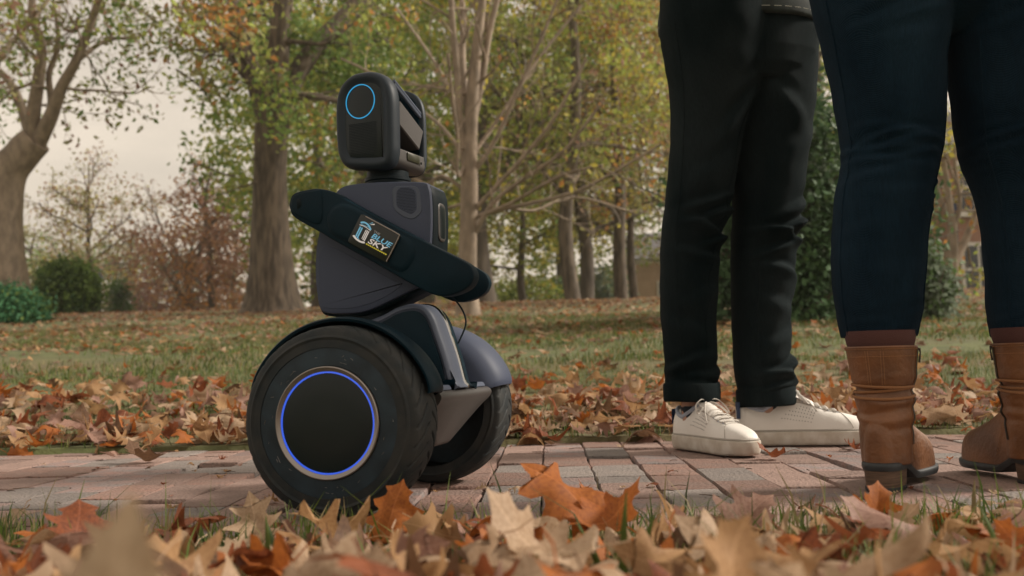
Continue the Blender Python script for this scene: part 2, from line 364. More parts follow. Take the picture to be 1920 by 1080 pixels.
# chassis between the wheels: faceted underside, foot boards, centre hump with side panels, chrome seam
def prism(name, sec, y0, y1, m_, parent, bev=.004, angle=35):
    o2 = spline(sec, 3, True) if False else np.array(sec)
    return MB().rings(slab_rings(o2, [(bev, y0), (0, y0+bev), (0, y1-bev), (bev, y1)])).build(name, m_, parent, angle=angle)
def rounded(sec, rad=.01, n=5):
    p = np.array(sec, float); out_ = []
    for i in range(len(p)):
        a, b_, c = p[i-1], p[i], p[(i+1) % len(p)]; la, lc = np.linalg.norm(a-b_), np.linalg.norm(c-b_); rr_ = min(rad, la*.45, lc*.45)
        q0 = b_+(a-b_)/la*rr_; q1 = b_+(c-b_)/lc*rr_
        for t_ in np.linspace(0, 1, n): out_.append((1-t_)**2*q0+2*t_*(1-t_)*b_+t_*t_*q1)
    return np.array(out_)
def chas_sec(y):
    k = min(1., max(0., (abs(y)-.035)/.10)); zb = .088+.068*k; xb = .085+.035*k
    return [(q[0], y, q[1]) for q in rounded([(-.12, .183), (-.13, .165), (-xb, zb), (xb, zb), (.131, .165), (.136, .176), (.128, .184)], .010)]
chas = MB().rings([chas_sec(y) for y in np.linspace(-.135, .135, 28)]).build('chassis', M_grey, robot, angle=35)
MB().rings(slab_rings(rounded([(-.11, .1842), (.127, .1842), (.1225, .1925), (-.105, .1925)], .003), [(.003, -.128), (0, -.124), (0, -.062), (.003, -.058)])).build('foot_board', M_slate2, robot)
MB().rings(slab_rings(rounded([(-.11, .1842), (.127, .1842), (.1225, .1925), (-.105, .1925)], .003), [(.003, .040), (0, .044), (0, .124), (.003, .128)])).build('foot_board', M_slate2, robot)
hump = spline([(-.11, .186), (-.105, .24), (-.07, .285), (0, .312), (.028, .3245), (.057, .3295), (.078, .324), (.0925, .307), (.1035, .2777), (.1168, .2375), (.127, .1977), (.131, .186), (.06, .1845), (-.05, .1845)], 5, True)
hm = MB().rings(slab_rings(hump, [(.012, -.052), (.008, -.055), (.003, -.053), (0, -.046), (0, -.004), (.0015, -.001)])).build('centre_hump', M_slate2, robot, angle=50)
MB().rings(slab_rings(inset(hump, .0125), [(.001, -.050), (0, -.0575), (.003, -.0585)])).build('side_panel', M_navy, hm, angle=40)
MB().rings(slab_rings(inset(hump, .0015), [(0, -.0008), (-.0035, .001), (-.0035, .005), (0, .007)])).build('chrome_seam', M_chrome, hm, angle=40)
MB().rings(slab_rings(inset(hump, .003), [(0, .0072), (0, .036), (.006, .042)])).build('rear_half', M_navy, hm, angle=50)
# socket carrying the torso, cable from torso down to the hump
MB().rings([[(cx+rx*math.cos(a), rx*1.1*math.sin(a), z) for a in np.linspace(0, TAU, 32, endpoint=False)] for cx, rx, z in ((-.03, .05, .286), (-.03, .05, .30), (-.03, .04, .306), (-.035, .038, .335))]).build('mounting_post', M_black, robot)
MB().tube(spline([(.075, .02, .362), (.105, .035, .335), (.118, .045, .30), (.108, .03, .262)], 6), .0017, 6).build('cable', M_black, robot)
# torso: tall tapered slab with speaker grille and a dark gasket round its lower edge
TORSO = spline([(-.0786, .531), (-.0503, .540), (.0092, .5395), (.079, .534), (.0905, .5235), (.0935, .50), (.0935, .4615), (.090, .4166), (.0815, .3658), (.0545, .3509), (.015, .334), (-.0236, .3197), (-.0533, .3163), (-.1, .3185), (-.1153, .3306), (-.1205, .36), (-.1222, .3817), (-.1215, .4189), (-.116, .4541), (-.1, .497)], 4, True)
to = MB().rings(slab_rings(TORSO, [(.006, -.056), (.0015, -.0545), (0, -.0505), (0, .024), (.0025, .0325), (.009, .036)])).build('torso', M_slate, robot, angle=50)
MB().rings(slab_rings(inset(TORSO, -.0016)*np.array([1, 1])-np.array([0, .003]), [(.002, -.048), (0, -.046), (0, .026), (.002, .028)])).build('gasket', M_black, to, angle=50)
lower = spline([(-.112, .425), (-.085, .432), (.02, .372), (.04, .362), (.0, .338), (-.05, .3255), (-.098, .327), (-.1095, .337), (-.1145, .385)], 4, True)
MB().rings(slab_rings(lower, [(0, -.0555), (.0008, -.0568), (.003, -.0570)])).build('service_panel', M_slate, to, angle=50)
grb = rounded([(.023, .531), (.074, .528), (.079, .482), (.062, .470), (.046, .475), (.026, .490)], .014)
MB().rings(slab_rings(grb, [(0, -.0555), (.001, -.0572), (.003, -.0572)])).build('speaker_plate', M_slate2, to, angle=50)
gr = rounded([(.032, .522), (.040, .5285), (.060, .5265), (.069, .519), (.0695, .488), (.060, .479), (.048, .4845), (.032, .495)], .006)
gp = MB().rings(slab_rings(gr, [(0, -.0570), (.0008, -.0578), (.002, -.0578)])).build('speaker_grille', M_slate, to, angle=50)
hol = MB()
from itertools import product
def inside(q, poly):
    x, y = q; c = False
    for i in range(len(poly)):
        (x1, y1), (x2, y2) = poly[i-1], poly[i]
        if (y1 > y) != (y2 > y) and x < (x2-x1)*(y-y1)/(y2-y1)+x1: c = not c
    return c
gi = inset(gr, .0022)
for i, j in product(range(18), range(20)):
    q = (.031+i*.0023+(j % 2)*.00115, .478+j*.0026)
    if inside(q, gi): hol.rings([[(q[0]+.00072*math.cos(a), yy, q[1]+.00072*math.sin(a)) for a in np.linspace(0, TAU, 6, endpoint=False)] for yy in (-.0575, -.0581)])
tag(hol.build('grille_holes', M_black, gp, False), kind='stuff')
# side slot with gloss window on the narrow face
slot = rounded([(-.026, .503), (.010, .503), (.010, .437), (-.026, .437)], .014, 6)
MB().rings([[(.0905+dx, q[0], q[1]-.0) for q in inset(slot, d)] for d, dx in ((0, -.002), (0, .0052), (.002, .0066), (.0035, .0066))]).build('side_bezel', M_grey, to, angle=50)
MB().rings([[(.0905+dx, q[0], q[1]) for q in inset(slot, d)] for d, dx in ((.0048, .002), (.0048, .0068), (.006, .0071))]).build('side_window', M_gloss, to, angle=50)
MB().rings([[(-.1225+dx, q[0], q[1]) for q in inset(rounded([(-.035, .43), (.02, .43), (.02, .345), (-.035, .345)], .012), d)] for d, dx in ((0, .006), (0, -.004), (.002, -.0055))]).build('rear_pad', M_black, to, angle=50)
# neck and head
MB().rings([[(-.0065+r*math.cos(a), r*math.sin(a), z) for a in np.linspace(0, TAU, 40, endpoint=False)] for r, z in ((.040, .530), (.041, .5415), (.0385, .543), (.0385, .5475), (.0405, .549), (.0405, .5545), (.037, .556), (.037, .5655))]).build('neck', M_black, robot, angle=35)
head = empty('head', (-.005, 0, .56), math.radians(-8)); head.parent = robot
def HZ(pts): return np.array(pts)-np.array([0, .56])
HO = HZ(spline([(-.0131, .735), (-.036, .7325), (-.0555, .7195), (-.0665, .70), (-.0705, .675), (-.0705, .645), (-.0688, .6094), (-.063, .586), (-.048, .5695), (-.0157, .5635), (.0200, .5605), (.0390, .567), (.0465, .586), (.0475, .61), (.0475, .645), (.0468, .68), (.0415, .7045), (.0285, .7225), (.008, .7328)], 4, True))
shell = MB().rings(slab_rings(HO, [(.0225, -.0590), (.0195, -.0602), (.0165, -.0622), (.0125, -.0645), (.0085, -.0650), (.0045, -.0625), (.0016, -.058), (.0003, -.052), (0, -.047), (0, -.040), (.002, -.037)])).build('front_shell', M_headm, head, angle=60)
HR = inset(HO, .0205); fp = MB().rings(slab_rings(HR, [(0, -.050), (0, -.0596), (.0012, -.0602)])).build('face_panel', M_gloss, head, angle=40)
cx, cz = -.0185, .1225
MB().rings([[(cx+r*math.cos(a), y, cz+r*1.03*math.sin(a)) for r, y in ((.0277, -.0595), (.0277, -.0612), (.0294, -.0612), (.0294, -.0595))] for a in np.linspace(0, TAU, 97)], False).build('light_ring', M_cyan, fp, angle=40)
for k in range(22):
    z = .0835-k*.0028; hw = min(.0275, .0275*math.sqrt(max(.05, 1-max(0, (.040-z)/.033)**2)))
    MB().box((-.0145, -.0603, z), (hw, .0004, .0006)).build('speaker_rib', M_black, fp, False)
HB = HO*np.array([.93, .93])+np.array([.0005, .005])
MB().rings(slab_rings(HB, [(.003, .049), (0, .051), (0, .060), (.003, .0655), (.009, .068)])).build('rear_shell', M_headm, head, angle=60)
MB().rings(slab_rings(inset(HB, .008), [(0, .0455), (0, .0495)])).build('rear_lining', M_navy, head, angle=60)
MB().rings(slab_rings(rounded(HZ([(-.062, .592), (.041, .592), (.0435, .600), (.0445, .574), (.031, .5655), (-.045, .572)]), .008), [(.002, -.040), (0, -.038), (0, .052), (.002, .054)])).build('chin_bridge', M_grey, head, angle=40)
MB().rings([[(.0438+dx, q[0], q[1]) for q in inset(rounded([(-.012, .0365), (.030, .0365), (.030, .0215), (-.012, .0215)], .003), d)] for d, dx in ((0, 0), (0, .0022), (.001, .003))]).build('chin_display', mat('olive_lcd', (.035, .036, .02), .3), head, angle=40)
MB().box((.0468, .034, .024), (.0006, .002, .002)).build('button', M_chrome, head, False)
rot = np.array([[1, 0, 0], [0, math.cos(-.42), -math.sin(-.42)], [0, math.sin(-.42), math.cos(-.42)]])
bl = rounded([(-.046, -.024), (.044, -.024), (.044, .018), (-.046, .018)], .003)
blk = MB().rings([[np.array([x, .004, .088])+rot@np.array([0, q[0], q[1]]) for q in inset(bl, d)] for d, x in ((.003, -.055), (0, -.052), (0, .042), (.002, .044))]).build('tilted_screen_block', M_grey, head, angle=40)
for z0, yo in ((.118, -.002), (.124, .006)):
    MB().tube([(.034, -.036, z0+.034), (.038, .050, z0-.006)], .0032, 8).build('rail', M_slate2, head)
MB().box((-.03, .005, .092), (.030, .042, .060)).build('inner_core', M_navy, head, False)
# arms: flat paddle folded across each side of the torso
ARM = spline([(-.1505, .5065), (-.1454, .5209), (-.1322, .5267), (-.1012, .5296), (-.0775, .5251), (-.0598, .518), (-.0376, .5033), (.0339, .4619), (.1089, .4204), (.1622, .3919), (.1763, .3779), (.1782, .364), (.1684, .349), (.1447, .3389), (.121, .3368), (.1, .3434), (.0716, .3581), (.0086, .3951), (-.071, .4405), (-.094, .4546), (-.1401, .482), (-.1491, .4958)], 4, True)
arm = MB().rings(slab_rings(ARM, [(.004, -.062), (0, -.065), (0, -.0895), (.0010, -.0922), (.0030, -.0932)])).build('arm', M_navy, robot, angle=50)
pad = spline([(-.066, .4985), (-.036, .4985), (.03, .458), (.074, .430), (.078, .402), (.060, .380), (.035, .3855), (-.04, .431), (-.072, .4495), (-.080, .478)], 5, True)
MB().rings(slab_rings(pad, [(0, -.092), (.0045, -.0975), (.011, -.0995)])).build('shoulder_pad', M_navy, arm, angle=60)
tip = spline([(-.1465, .5065), (-.142, .5185), (-.13, .5235), (-.105, .5262), (-.088, .522), (-.092, .468), (-.137, .486), (-.1455, .497)], 4, True)
MB().rings(slab_rings(tip, [(0, -.0925), (.0008, -.0945), (.0025, -.0955)])).build('arm_tip', M_navy, arm, angle=60)
grip = rounded([(-.136, .512), (-.127, .517), (-.124, .500), (-.134, .494)], .004)
MB().rings(slab_rings(grip, [(0, -.0950), (.0012, -.0962)])).build('grip_pad', M_black, arm, angle=50)
MB().rings(slab_rings(ARM+np.array([-.016, -.002]), [(.007, .066), (.0025, .0635), (0, .058), (0, .042), (.006, .038)])).build('arm', M_navy, robot, angle=50)
# badge screen on the arm with its lettering and emblem
Q = [np.array(q) for q in ((-.0119, .4793), (.0575, .4391), (.0324, .3949), (-.0376, .4336))]       # top-left, top-right, bottom-right, bottom-left
def BQ(u, v): return (1-u)*(1-v)*Q[3]+u*(1-v)*Q[2]+u*v*Q[1]+(1-u)*v*Q[0]
bad = rounded([BQ(0, 0), BQ(1, 0), BQ(1, 1), BQ(0, 1)], .005, 6)
bs = MB().rings(slab_rings(bad, [(0, -.1), (0, -.1030), (.0008, -.1034)])).build('badge_screen', mat('badge_black', (.006, .008, .006), .3), robot, angle=40)
edge = [BQ(.12, .985), BQ(.5, .99), BQ(.93, .99), BQ(.985, .93), BQ(.99, .5), BQ(.985, .03)]
MB().tube([(q[0], -.1036, q[1]) for q in spline(edge, 4)], .0011, 6).build('badge_rim', M_silver, bs)
def flat(name, polys, col, y=-.1038):
    mb = MB()
    for p in polys:
        pts = [BQ(u, v) for u, v in p]; mb.rings([[(q[0], yy, q[1]) for q in pts] for yy in (y+.0005, y)])
    return mb.build(name, mat(name+'_print', col, .5, emit=col, estr=.25), bs, False)
def strip(pts, w):
    p = np.array(pts, float); t_ = np.gradient(p, axis=0); t_ /= np.linalg.norm(t_, axis=1)[:, None]; n_ = np.stack([-t_[:, 1], t_[:, 0]], 1)
    w = np.asarray(w)[:, None] if hasattr(w, '__len__') else w
    return [tuple(q) for q in np.vstack([p+n_*w/2, (p-n_*w/2)[::-1]])]
WHT, LBL, YEL = (.55, .52, .50), (.13, .36, .52), (.42, .36, .03)
flat('emblem_white', [strip(spline([(.06, .27), (.16, .21), (.28, .20), (.36, .24)], 4), .055), strip([(.30, .28), (.30, .62)], .022), strip([(.335, .28), (.335, .62)], .022), strip([(.265, .30), (.265, .62)], .014), strip(spline([(.08, .66), (.2, .69), (.36, .66)], 4), .02), strip([(.30, .83), (.38, .90)], [.01, .035])], WHT)
flat('emblem_blue', [strip([(.12, .27), (.12, .62)], .03), strip([(.165, .25), (.165, .62)], .03), strip(spline([(.165, .30), (.19, .25), (.22, .25)], 3), .02), strip(spline([(.08, .73), (.16, .80), (.27, .78), (.36, .68)], 4), [.01]+[.05]*11+[.02]), strip([(.10, .70), (.3, .73)], .015), strip([(.27, .84), (.33, .92)], [.008, .02])], LBL)
flat('tagline', [[(.40+i*.048, .205), (.436+i*.048, .205), (.438+i*.048, .245), (.402+i*.048, .245)] for i in range(11)], YEL)
def words(txt, u0, v0, hgt, wid, col, name, shear=.2):
    c = bpy.data.curves.new(name, 'FONT'); c.body = txt; c.shear = shear; c.offset = .018; c.resolution_u = 3
    o = bpy.data.objects.new(name, c); COL.objects.link(o); dg = bpy.context.evaluated_depsgraph_get(); me = bpy.data.meshes.new_from_object(o.evaluated_get(dg))
    bpy.data.objects.remove(o)
    co_ = np.array([v.co[:] for v in me.vertices]); mn, mxx = co_.min(0), co_.max(0)
    for v in me.vertices:
        q = BQ(u0+(v.co.x-mn[0])/(mxx[0]-mn[0])*wid, v0+(v.co.y-mn[1])/(mxx[1]-mn[1])*hgt); v.co = (q[0], -.1040, q[1])
    link(name, me, mat(name+'_ink', col, .5, emit=col, estr=.25), bs)
words('BLUE', .44, .475, .165, .50, LBL, 'lettering'); words('SKY', .42, .275, .18, .47, WHT, 'lettering'); words('THE', .44, .665, .07, .15, (.2, .19, .18), 'lettering', .1)
# ------------------------------------------------------------------ people
def leg_rings(tab, d, ratio=.96, step=.006, folds=(), seg=56, seed=0, yaw=0., dd=None):
    """tab: (photo y, left x, right x) silhouette at depth d -> dense horizontal rings with cloth folds"""
    C, W = [], []
    for k, (y, xl, xr) in enumerate(tab):
        dk = d if dd is None else d+dd*(k/(len(tab)-1)); C.append(at((xl+xr)/2, y, dk)); W.append((xr-xl)/2/FPX*dk)
    C = np.array(C); W = np.array(W); o = np.argsort(C[:, 2]); C, W = C[o], W[o]
    z = np.arange(C[0, 2], C[-1, 2], step)
    def sm(v):
        q = np.interp(z, C[:, 2], v); k = np.ones(7)/7; return np.convolve(np.pad(q, 3, 'edge'), k, 'valid')
    cx, cy, w = sm(C[:, 0]), sm(C[:, 1]), sm(W)
    th = np.linspace(0, TAU, seg, endpoint=False); Z, T = np.meshgrid(z, th, indexing='ij')
    D = np.zeros_like(Z)
    for (z0, amp, wd, th0, ext, tilt) in folds:
        da = (T-th0+math.pi) % TAU-math.pi
        zc = z0+tilt*np.sin(da)+.004*np.sin(da*3+z0*90); dz = (Z-zc)/wd
        D += amp*np.exp(-(da/ext)**2)*(np.exp(-dz**2)-.75*np.exp(-((dz-1.7)/.9)**2))
    D += .0011*np.sin(T*2+Z*22+seed)*np.sin(Z*60+T*1.5+seed*2)
    X = cx[:, None]+(w[:, None]+D)*np.cos(T); Y = cy[:, None]+(w[:, None]*ratio+D)*np.sin(T); Zz = Z+0.3*D
    return [[(X[i, j], Y[i, j], Zz[i, j]) for j in range(seg)] for i in range(len(z))]
def oval(cx, cy, z, rx, ry, n=48, p=1.0, yaw=0.):
    R_ = []
    for a in np.linspace(0, TAU, n, endpoint=False):
        c, s = math.cos(a), math.sin(a); x = rx*math.copysign(abs(c)**p, c); y = ry*math.copysign(abs(s)**p, s)
        R_.append((cx+x*math.cos(yaw)-y*math.sin(yaw), cy+x*math.sin(yaw)+y*math.cos(yaw), z))
    return R_
def denim(name, c, c2, wscale):
    m_ = mat(name, c, .85, col2=c2, scale=7, detail=6, spec=.05, stretch=(1, 1, .35)); t = m_.node_tree; L = t.links.new; b = t.nodes['Principled BSDF']
    co = t.nodes.new('ShaderNodeTexCoord'); bp = t.nodes.new('ShaderNodeBump'); bp.inputs['Strength'].default_value = .35; bp.inputs['Distance'].default_value = .002
    mp_ = t.nodes.new('ShaderNodeMapping'); mp_.inputs['Scale'].default_value = (1, 1, .06); sl = t.nodes.new('ShaderNodeTexNoise'); sl.inputs['Scale'].default_value = 420; sl.inputs['Detail'].default_value = 3; L(co.outputs['Object'], mp_.inputs[0]); L(mp_.outputs[0], sl.inputs[0])
    cs = b.inputs['Base Color'].links[0].from_socket; hs = t.nodes.new('ShaderNodeHueSaturation'); mr = t.nodes.new('ShaderNodeMapRange'); mr.inputs[1].default_value = .3; mr.inputs[2].default_value = .7; mr.inputs[3].default_value = .8; mr.inputs[4].default_value = 1.25; L(sl.outputs[0], mr.inputs[0]); L(mr.outputs[0], hs.inputs['Value']); L(cs, hs.inputs['Color']); L(hs.outputs[0], b.inputs['Base Color'])
    w = t.nodes.new('ShaderNodeTexWave'); w.wave_type = 'BANDS'; w.bands_direction = 'DIAGONAL'; w.inputs['Scale'].default_value = wscale; w.inputs['Distortion'].default_value = 1.5
    L(co.outputs['Object'], w.inputs[0]); L(w.outputs[0], bp.inputs['Height']); L(bp.outputs[0], b.inputs['Normal'])
    b.inputs['Sheen Weight'].default_value = .01; b.inputs['Sheen Roughness'].default_value = .4
    return m_
M_bjean = denim('black_denim', (.0035, .0085, .0100), (.0150, .0215, .0235), 320)  # paler upright streaks: worn fade, also painting in highlights along the folds
M_njean = denim('navy_denim', (.0034, .0110, .0205), (.0105, .0255, .0420), 300)
M_white = mat('white_leather', (.80, .77, .73), .5, col2=(.72, .68, .63), scale=10, bump=.06, bscale=240)
M_sole = mat('white_rubber', (.62, .58, .52), .65, col2=(.47, .41, .34), scale=30)
M_seamg = mat('grey_welt', (.36, .33, .29), .7); M_lace = mat('white_lace', (.62, .58, .53), .85, bump=.3, bscale=900)
M_lining = mat('pale_blue_lining', (.36, .40, .48), .8)
M_navytab = mat('navy_heel_tab', (.02, .05, .13), .6)
M_skin = mat('skin', (.42, .23, .16), .5, var=.08, scale=30)
M_sock = mat('navy_sock', (.010, .016, .026), .9)
M_tan = mat('tan_leather', (.20, .080, .028), .46, col2=(.105, .041, .016), scale=13, detail=9, bump=.22, bscale=110)
M_tan2 = mat('tan_cord', (.26, .115, .045), .8, bump=.4, bscale=700)
M_thread = mat('pale_thread', (.36, .19, .09), .8)
M_dsole = mat('dark_rubber_sole', (.025, .030, .034), .55, var=.2, scale=40)
M_heel = mat('stacked_heel', (.11, .066, .042), .7, var=.3, scale=30, stretch=(1, 1, 14))
M_burg = mat('burgundy_knit', (.085, .034, .030), .9, bump=.2, bscale=500)
M_zip = mat('zip_metal', (.10, .09, .08), .35, .9)
M_jack = mat('dark_green_jacket', (.014, .022, .020), .85, var=.3, scale=40, bump=.2, bscale=400)
M_coat = mat('dark_coat', (.02, .02, .024), .85, var=.2, scale=30)
M_hair1 = mat('dark_hair', (.02, .013, .009), .6, var=.4, scale=60); M_hair2 = mat('brown_hair', (.06, .03, .015), .55, var=.4, scale=60)
def join_build(name, rings_list, m_, parent, off, vox, sm=1):
    mb = MB()
    for R_ in rings_list: mb.rings(R_)
    return remesh(mb.build(name, m_, parent, off=off), vox, sm)

# ---- sneaker (local x heel->toe, z up)
def foot_outline(Ln, k=1.0, n=4):
    return spline([(0, 0), (.006, .022), (.03, .0335), (.075, .033), (.13, .034), (.185, .0425), (.225, .0465), (.262, .042), (.290, .026), (.300, .004), (.296, -.016), (.272, -.034), (.235, -.042), (.185, -.039), (.13, -.033), (.075, -.032), (.03, -.0325), (.006, -.021)], n, True)*np.array([Ln/.30, k*Ln/.30])
def sneaker(person, loc, yaw, Ln, tail=1):
    g = empty('sneaker', tuple(loc), yaw); g.parent = person; g.scale = (1, 1, 1.16)
    S = Ln/.30; out2 = foot_outline(Ln)
    def sol(name, prof, m_):
        return MB().rings([[(q[0], q[1], z+(.0045*S*max(0, q[0]/Ln-.72)**1.5*4 if z < .01 else 0)) for q in inset(out2, d)] for d, z in prof]).build(name, m_, g, angle=50)
    so = sol('sole', [(.008, .0), (.002, .001), (-.001, .006), (-.003, .020), (-.0025, .029), (.0005, .0305)], M_sole)
    sol('welt', [(.003, .0298), (-.0003, .0312), (-.0003, .0330), (.002, .0345)], M_seamg)
    xs = np.array([0, .012, .03, .06, .09, .115, .14, .17, .20, .23, .26, .28, .292, .297])*S
    top = np.array([.072, .084, .084, .076, .085, .098, .092, .079, .068, .0605, .054, .048, .041, .034])*S
    xx = np.concatenate([np.linspace(0, .02*S, 8), np.linspace(.024*S, .27*S, 60), np.linspace(.273*S, .2965*S, 12)])
    hh = np.interp(xx, xs, top); hh = np.convolve(np.pad(hh, 3, 'edge'), np.ones(7)/7, 'valid')
    up = out2[out2[:, 1] >= 0]; lo = out2[out2[:, 1] < 0]
    def side(x, s):
        a = up if s > 0 else lo; a = a[np.argsort(a[:, 0])]; return np.interp(x, a[:, 0], a[:, 1])
    def surf(x, t):
        """t 0..1 from one side over the top to the other"""
        a = t*math.pi; c, s_ = math.cos(a), math.sin(a); yl, yr = side(x, 1), side(x, -1); h = np.interp(x, xx, hh); z0 = .027
        mid = (yl+yr)/2; w = (yl-yr)/2-.0012
        wz = w*(1-.30*(abs(s_)**1.4)*np.clip((.20*S-x)/(.12*S), 0, 1)-.10*s_); rear = float(np.clip((.125*S-x)/(.05*S), 0, 1))
        y = mid+wz*math.copysign(abs(c)**(.62-.30*rear), c); z = z0+(h-z0)*abs(s_)**(.82-.32*rear)
        crease = .0016*math.exp(-((x-.205*S-.01*c)/.005)**2)*s_+.0012*math.exp(-((x-.185*S+.008*c)/.006)**2)*s_
        return (x, y, z-crease)
    R_ = [[surf(x, t) for t in np.linspace(0, 1, 41)] for x in xx]
    MB().rings(R_).build('upper', M_white, g, angle=60)
    def shift(q, k=.0012):
        q = np.array(q); c_ = np.array([q[0], 0, .03]); n_ = q-c_; n_ = n_/np.linalg.norm(n_); return q+n_*k
    # toe cap seam, eyestay seam
    MB().tube([shift(surf(.238*S+.012*S*math.cos(t*TAU), t), .0004) for t in np.linspace(.06, .94, 30)], .0009, 5).build('seam', M_seamg, g)
    for s in (0, 1):
        MB().tube([shift(surf(x*S, (tt if s == 0 else 1-tt)), .0006) for x, tt in zip(np.linspace(.115, .226, 18), np.linspace(.27, .40, 18))], .0010, 5).build('seam', M_seamg, g)
    # tongue, collar, lining and heel tab
    tg = MB(); tg.rings([[(x*S+zz*.0, y*S, (z+k)*S) for y, k in ((-.022, -.004), (-.012, .003), (0, .005), (.012, .003), (.022, -.004), (.012, -.006), (0, -.003), (-.012, -.006))] for x, z, zz in ((.17, .078, 0), (.14, .092, 0), (.118, .104, 0), (.100, .116, 0), (.092, .122, 0))]); tg.build('tongue', M_white, g, angle=60)
    cl = []
    for a in np.linspace(0, TAU, 40, endpoint=False):
        x = .058+.050*math.cos(a); y = .0225*math.sin(a)*(1.0 if math.cos(a) < .3 else 1-.25*(math.cos(a)-.3)); z = .076+.020*max(0, math.cos(a))+.010*max(0, -math.cos(a))**2-.007*math.sin(a)**2
        cl.append((x*S, y*S, z*S))
    MB().loop(cl, .0052*S, 10).build('collar', M_lining, g)
    MB().rings([[(x*S, y*S, z*S) for x, y, z in ((c0+.0*0, yy, zz) for yy in (0,))][0:0] or [((.0005+.012*(1-math.cos(b_))*1.2)*S, .0275*math.sin(b_)*S, zz*S) for b_ in np.linspace(-1.05, 1.05, 15)] for zz, c0 in ((.052, 0), (.062, 0), (.072, 0), (.080, 0), (.084, 0))], False, False).build('heel_tab', M_navytab, g, angle=60)
    # eyelets, laces and bow
    for i in range(6):
        x = (.122+.0185*i)*S; tl = .30+.014*i; a, b_ = surf(x, tl), surf(x+.004*S, 1-tl); mid = surf(x+.002*S, .5)
        for q in (a, b_): MB().loop([shift(q, .0008)+np.array([.0022*math.cos(w_), 0, .0022*math.sin(w_)]) for w_ in np.linspace(0, TAU, 8, endpoint=False)], .0006, 4).build('eyelet', M_lining, g)
        pts = [shift(surf(x+.002*S*t_, tl+(1-2*tl)*t_), .0030) for t_ in np.linspace(0, 1, 11)]
        lm = MB(); lm.rings([[p+np.array([dx, 0, dz]) for dx, dz in ((-.0036, 0), (-.002, .0016), (.002, .0016), (.0036, 0), (.002, -.0008), (-.002, -.0008))] for p in pts]); lm.build('lace', M_lace, g, angle=60)
        if i < 5:
            pts = [shift(surf(x+.0185*S*t_, tl+(1-2*tl)*t_), .0018) for t_ in np.linspace(0, 1, 9)]
            MB().tube(pts, .0014, 5).build('lace', M_lace, g)
    kx = .128*S; k0 = np.array(surf(kx, .5))+[0, 0, .006]
    bow = MB()
    for s in (1, -1):
        lp = spline([k0, k0+[.006, s*.020, .006], k0+[.012, s*.040, -.006], k0+[.026, s*.044, -.022], k0+[.020, s*.026, -.010], k0], 6)
        bow.rings([[p+np.array([0, 0, dz])+np.array([dx, 0, 0]) for dx, dz in ((-.0034, 0), (0, .0012), (.0034, 0), (0, -.0008))] for p in lp])
        en = spline([k0, k0+[.012, s*.014, -.002], k0+[.034, s*.030, -.020], k0+[.052, s*.038, -.040]], 6)
        bow.tube(en, .0017, 6)
    bow.tube([k0+[0, -.005, 0], k0+[0, 0, .003], k0+[0, .005, 0]], .0045, 8); bow.build('bow', M_lace, g, angle=60)
    pf = MB()
    for s in (0, 1):
        for i in range(11):
            for j in range(5):
                x = (.098+.0062*i+.003*j)*S; tt = .085+.040*j
                if abs(i-5-j*.6) > 5.4-j*.6: continue
                q = shift(surf(x, tt if s == 0 else 1-tt), .0003); q2 = shift(q, .0006)
                pf.rings([[qq+np.array([.0011*math.cos(w_), 0, .0011*math.sin(w_)]) for w_ in np.linspace(0, TAU, 6, endpoint=False)] for qq in (q, q2)])
    tag(pf.build('perforations', mat('perforation_grey', (.22, .20, .19), .8), g, False), kind='stuff')
    return g

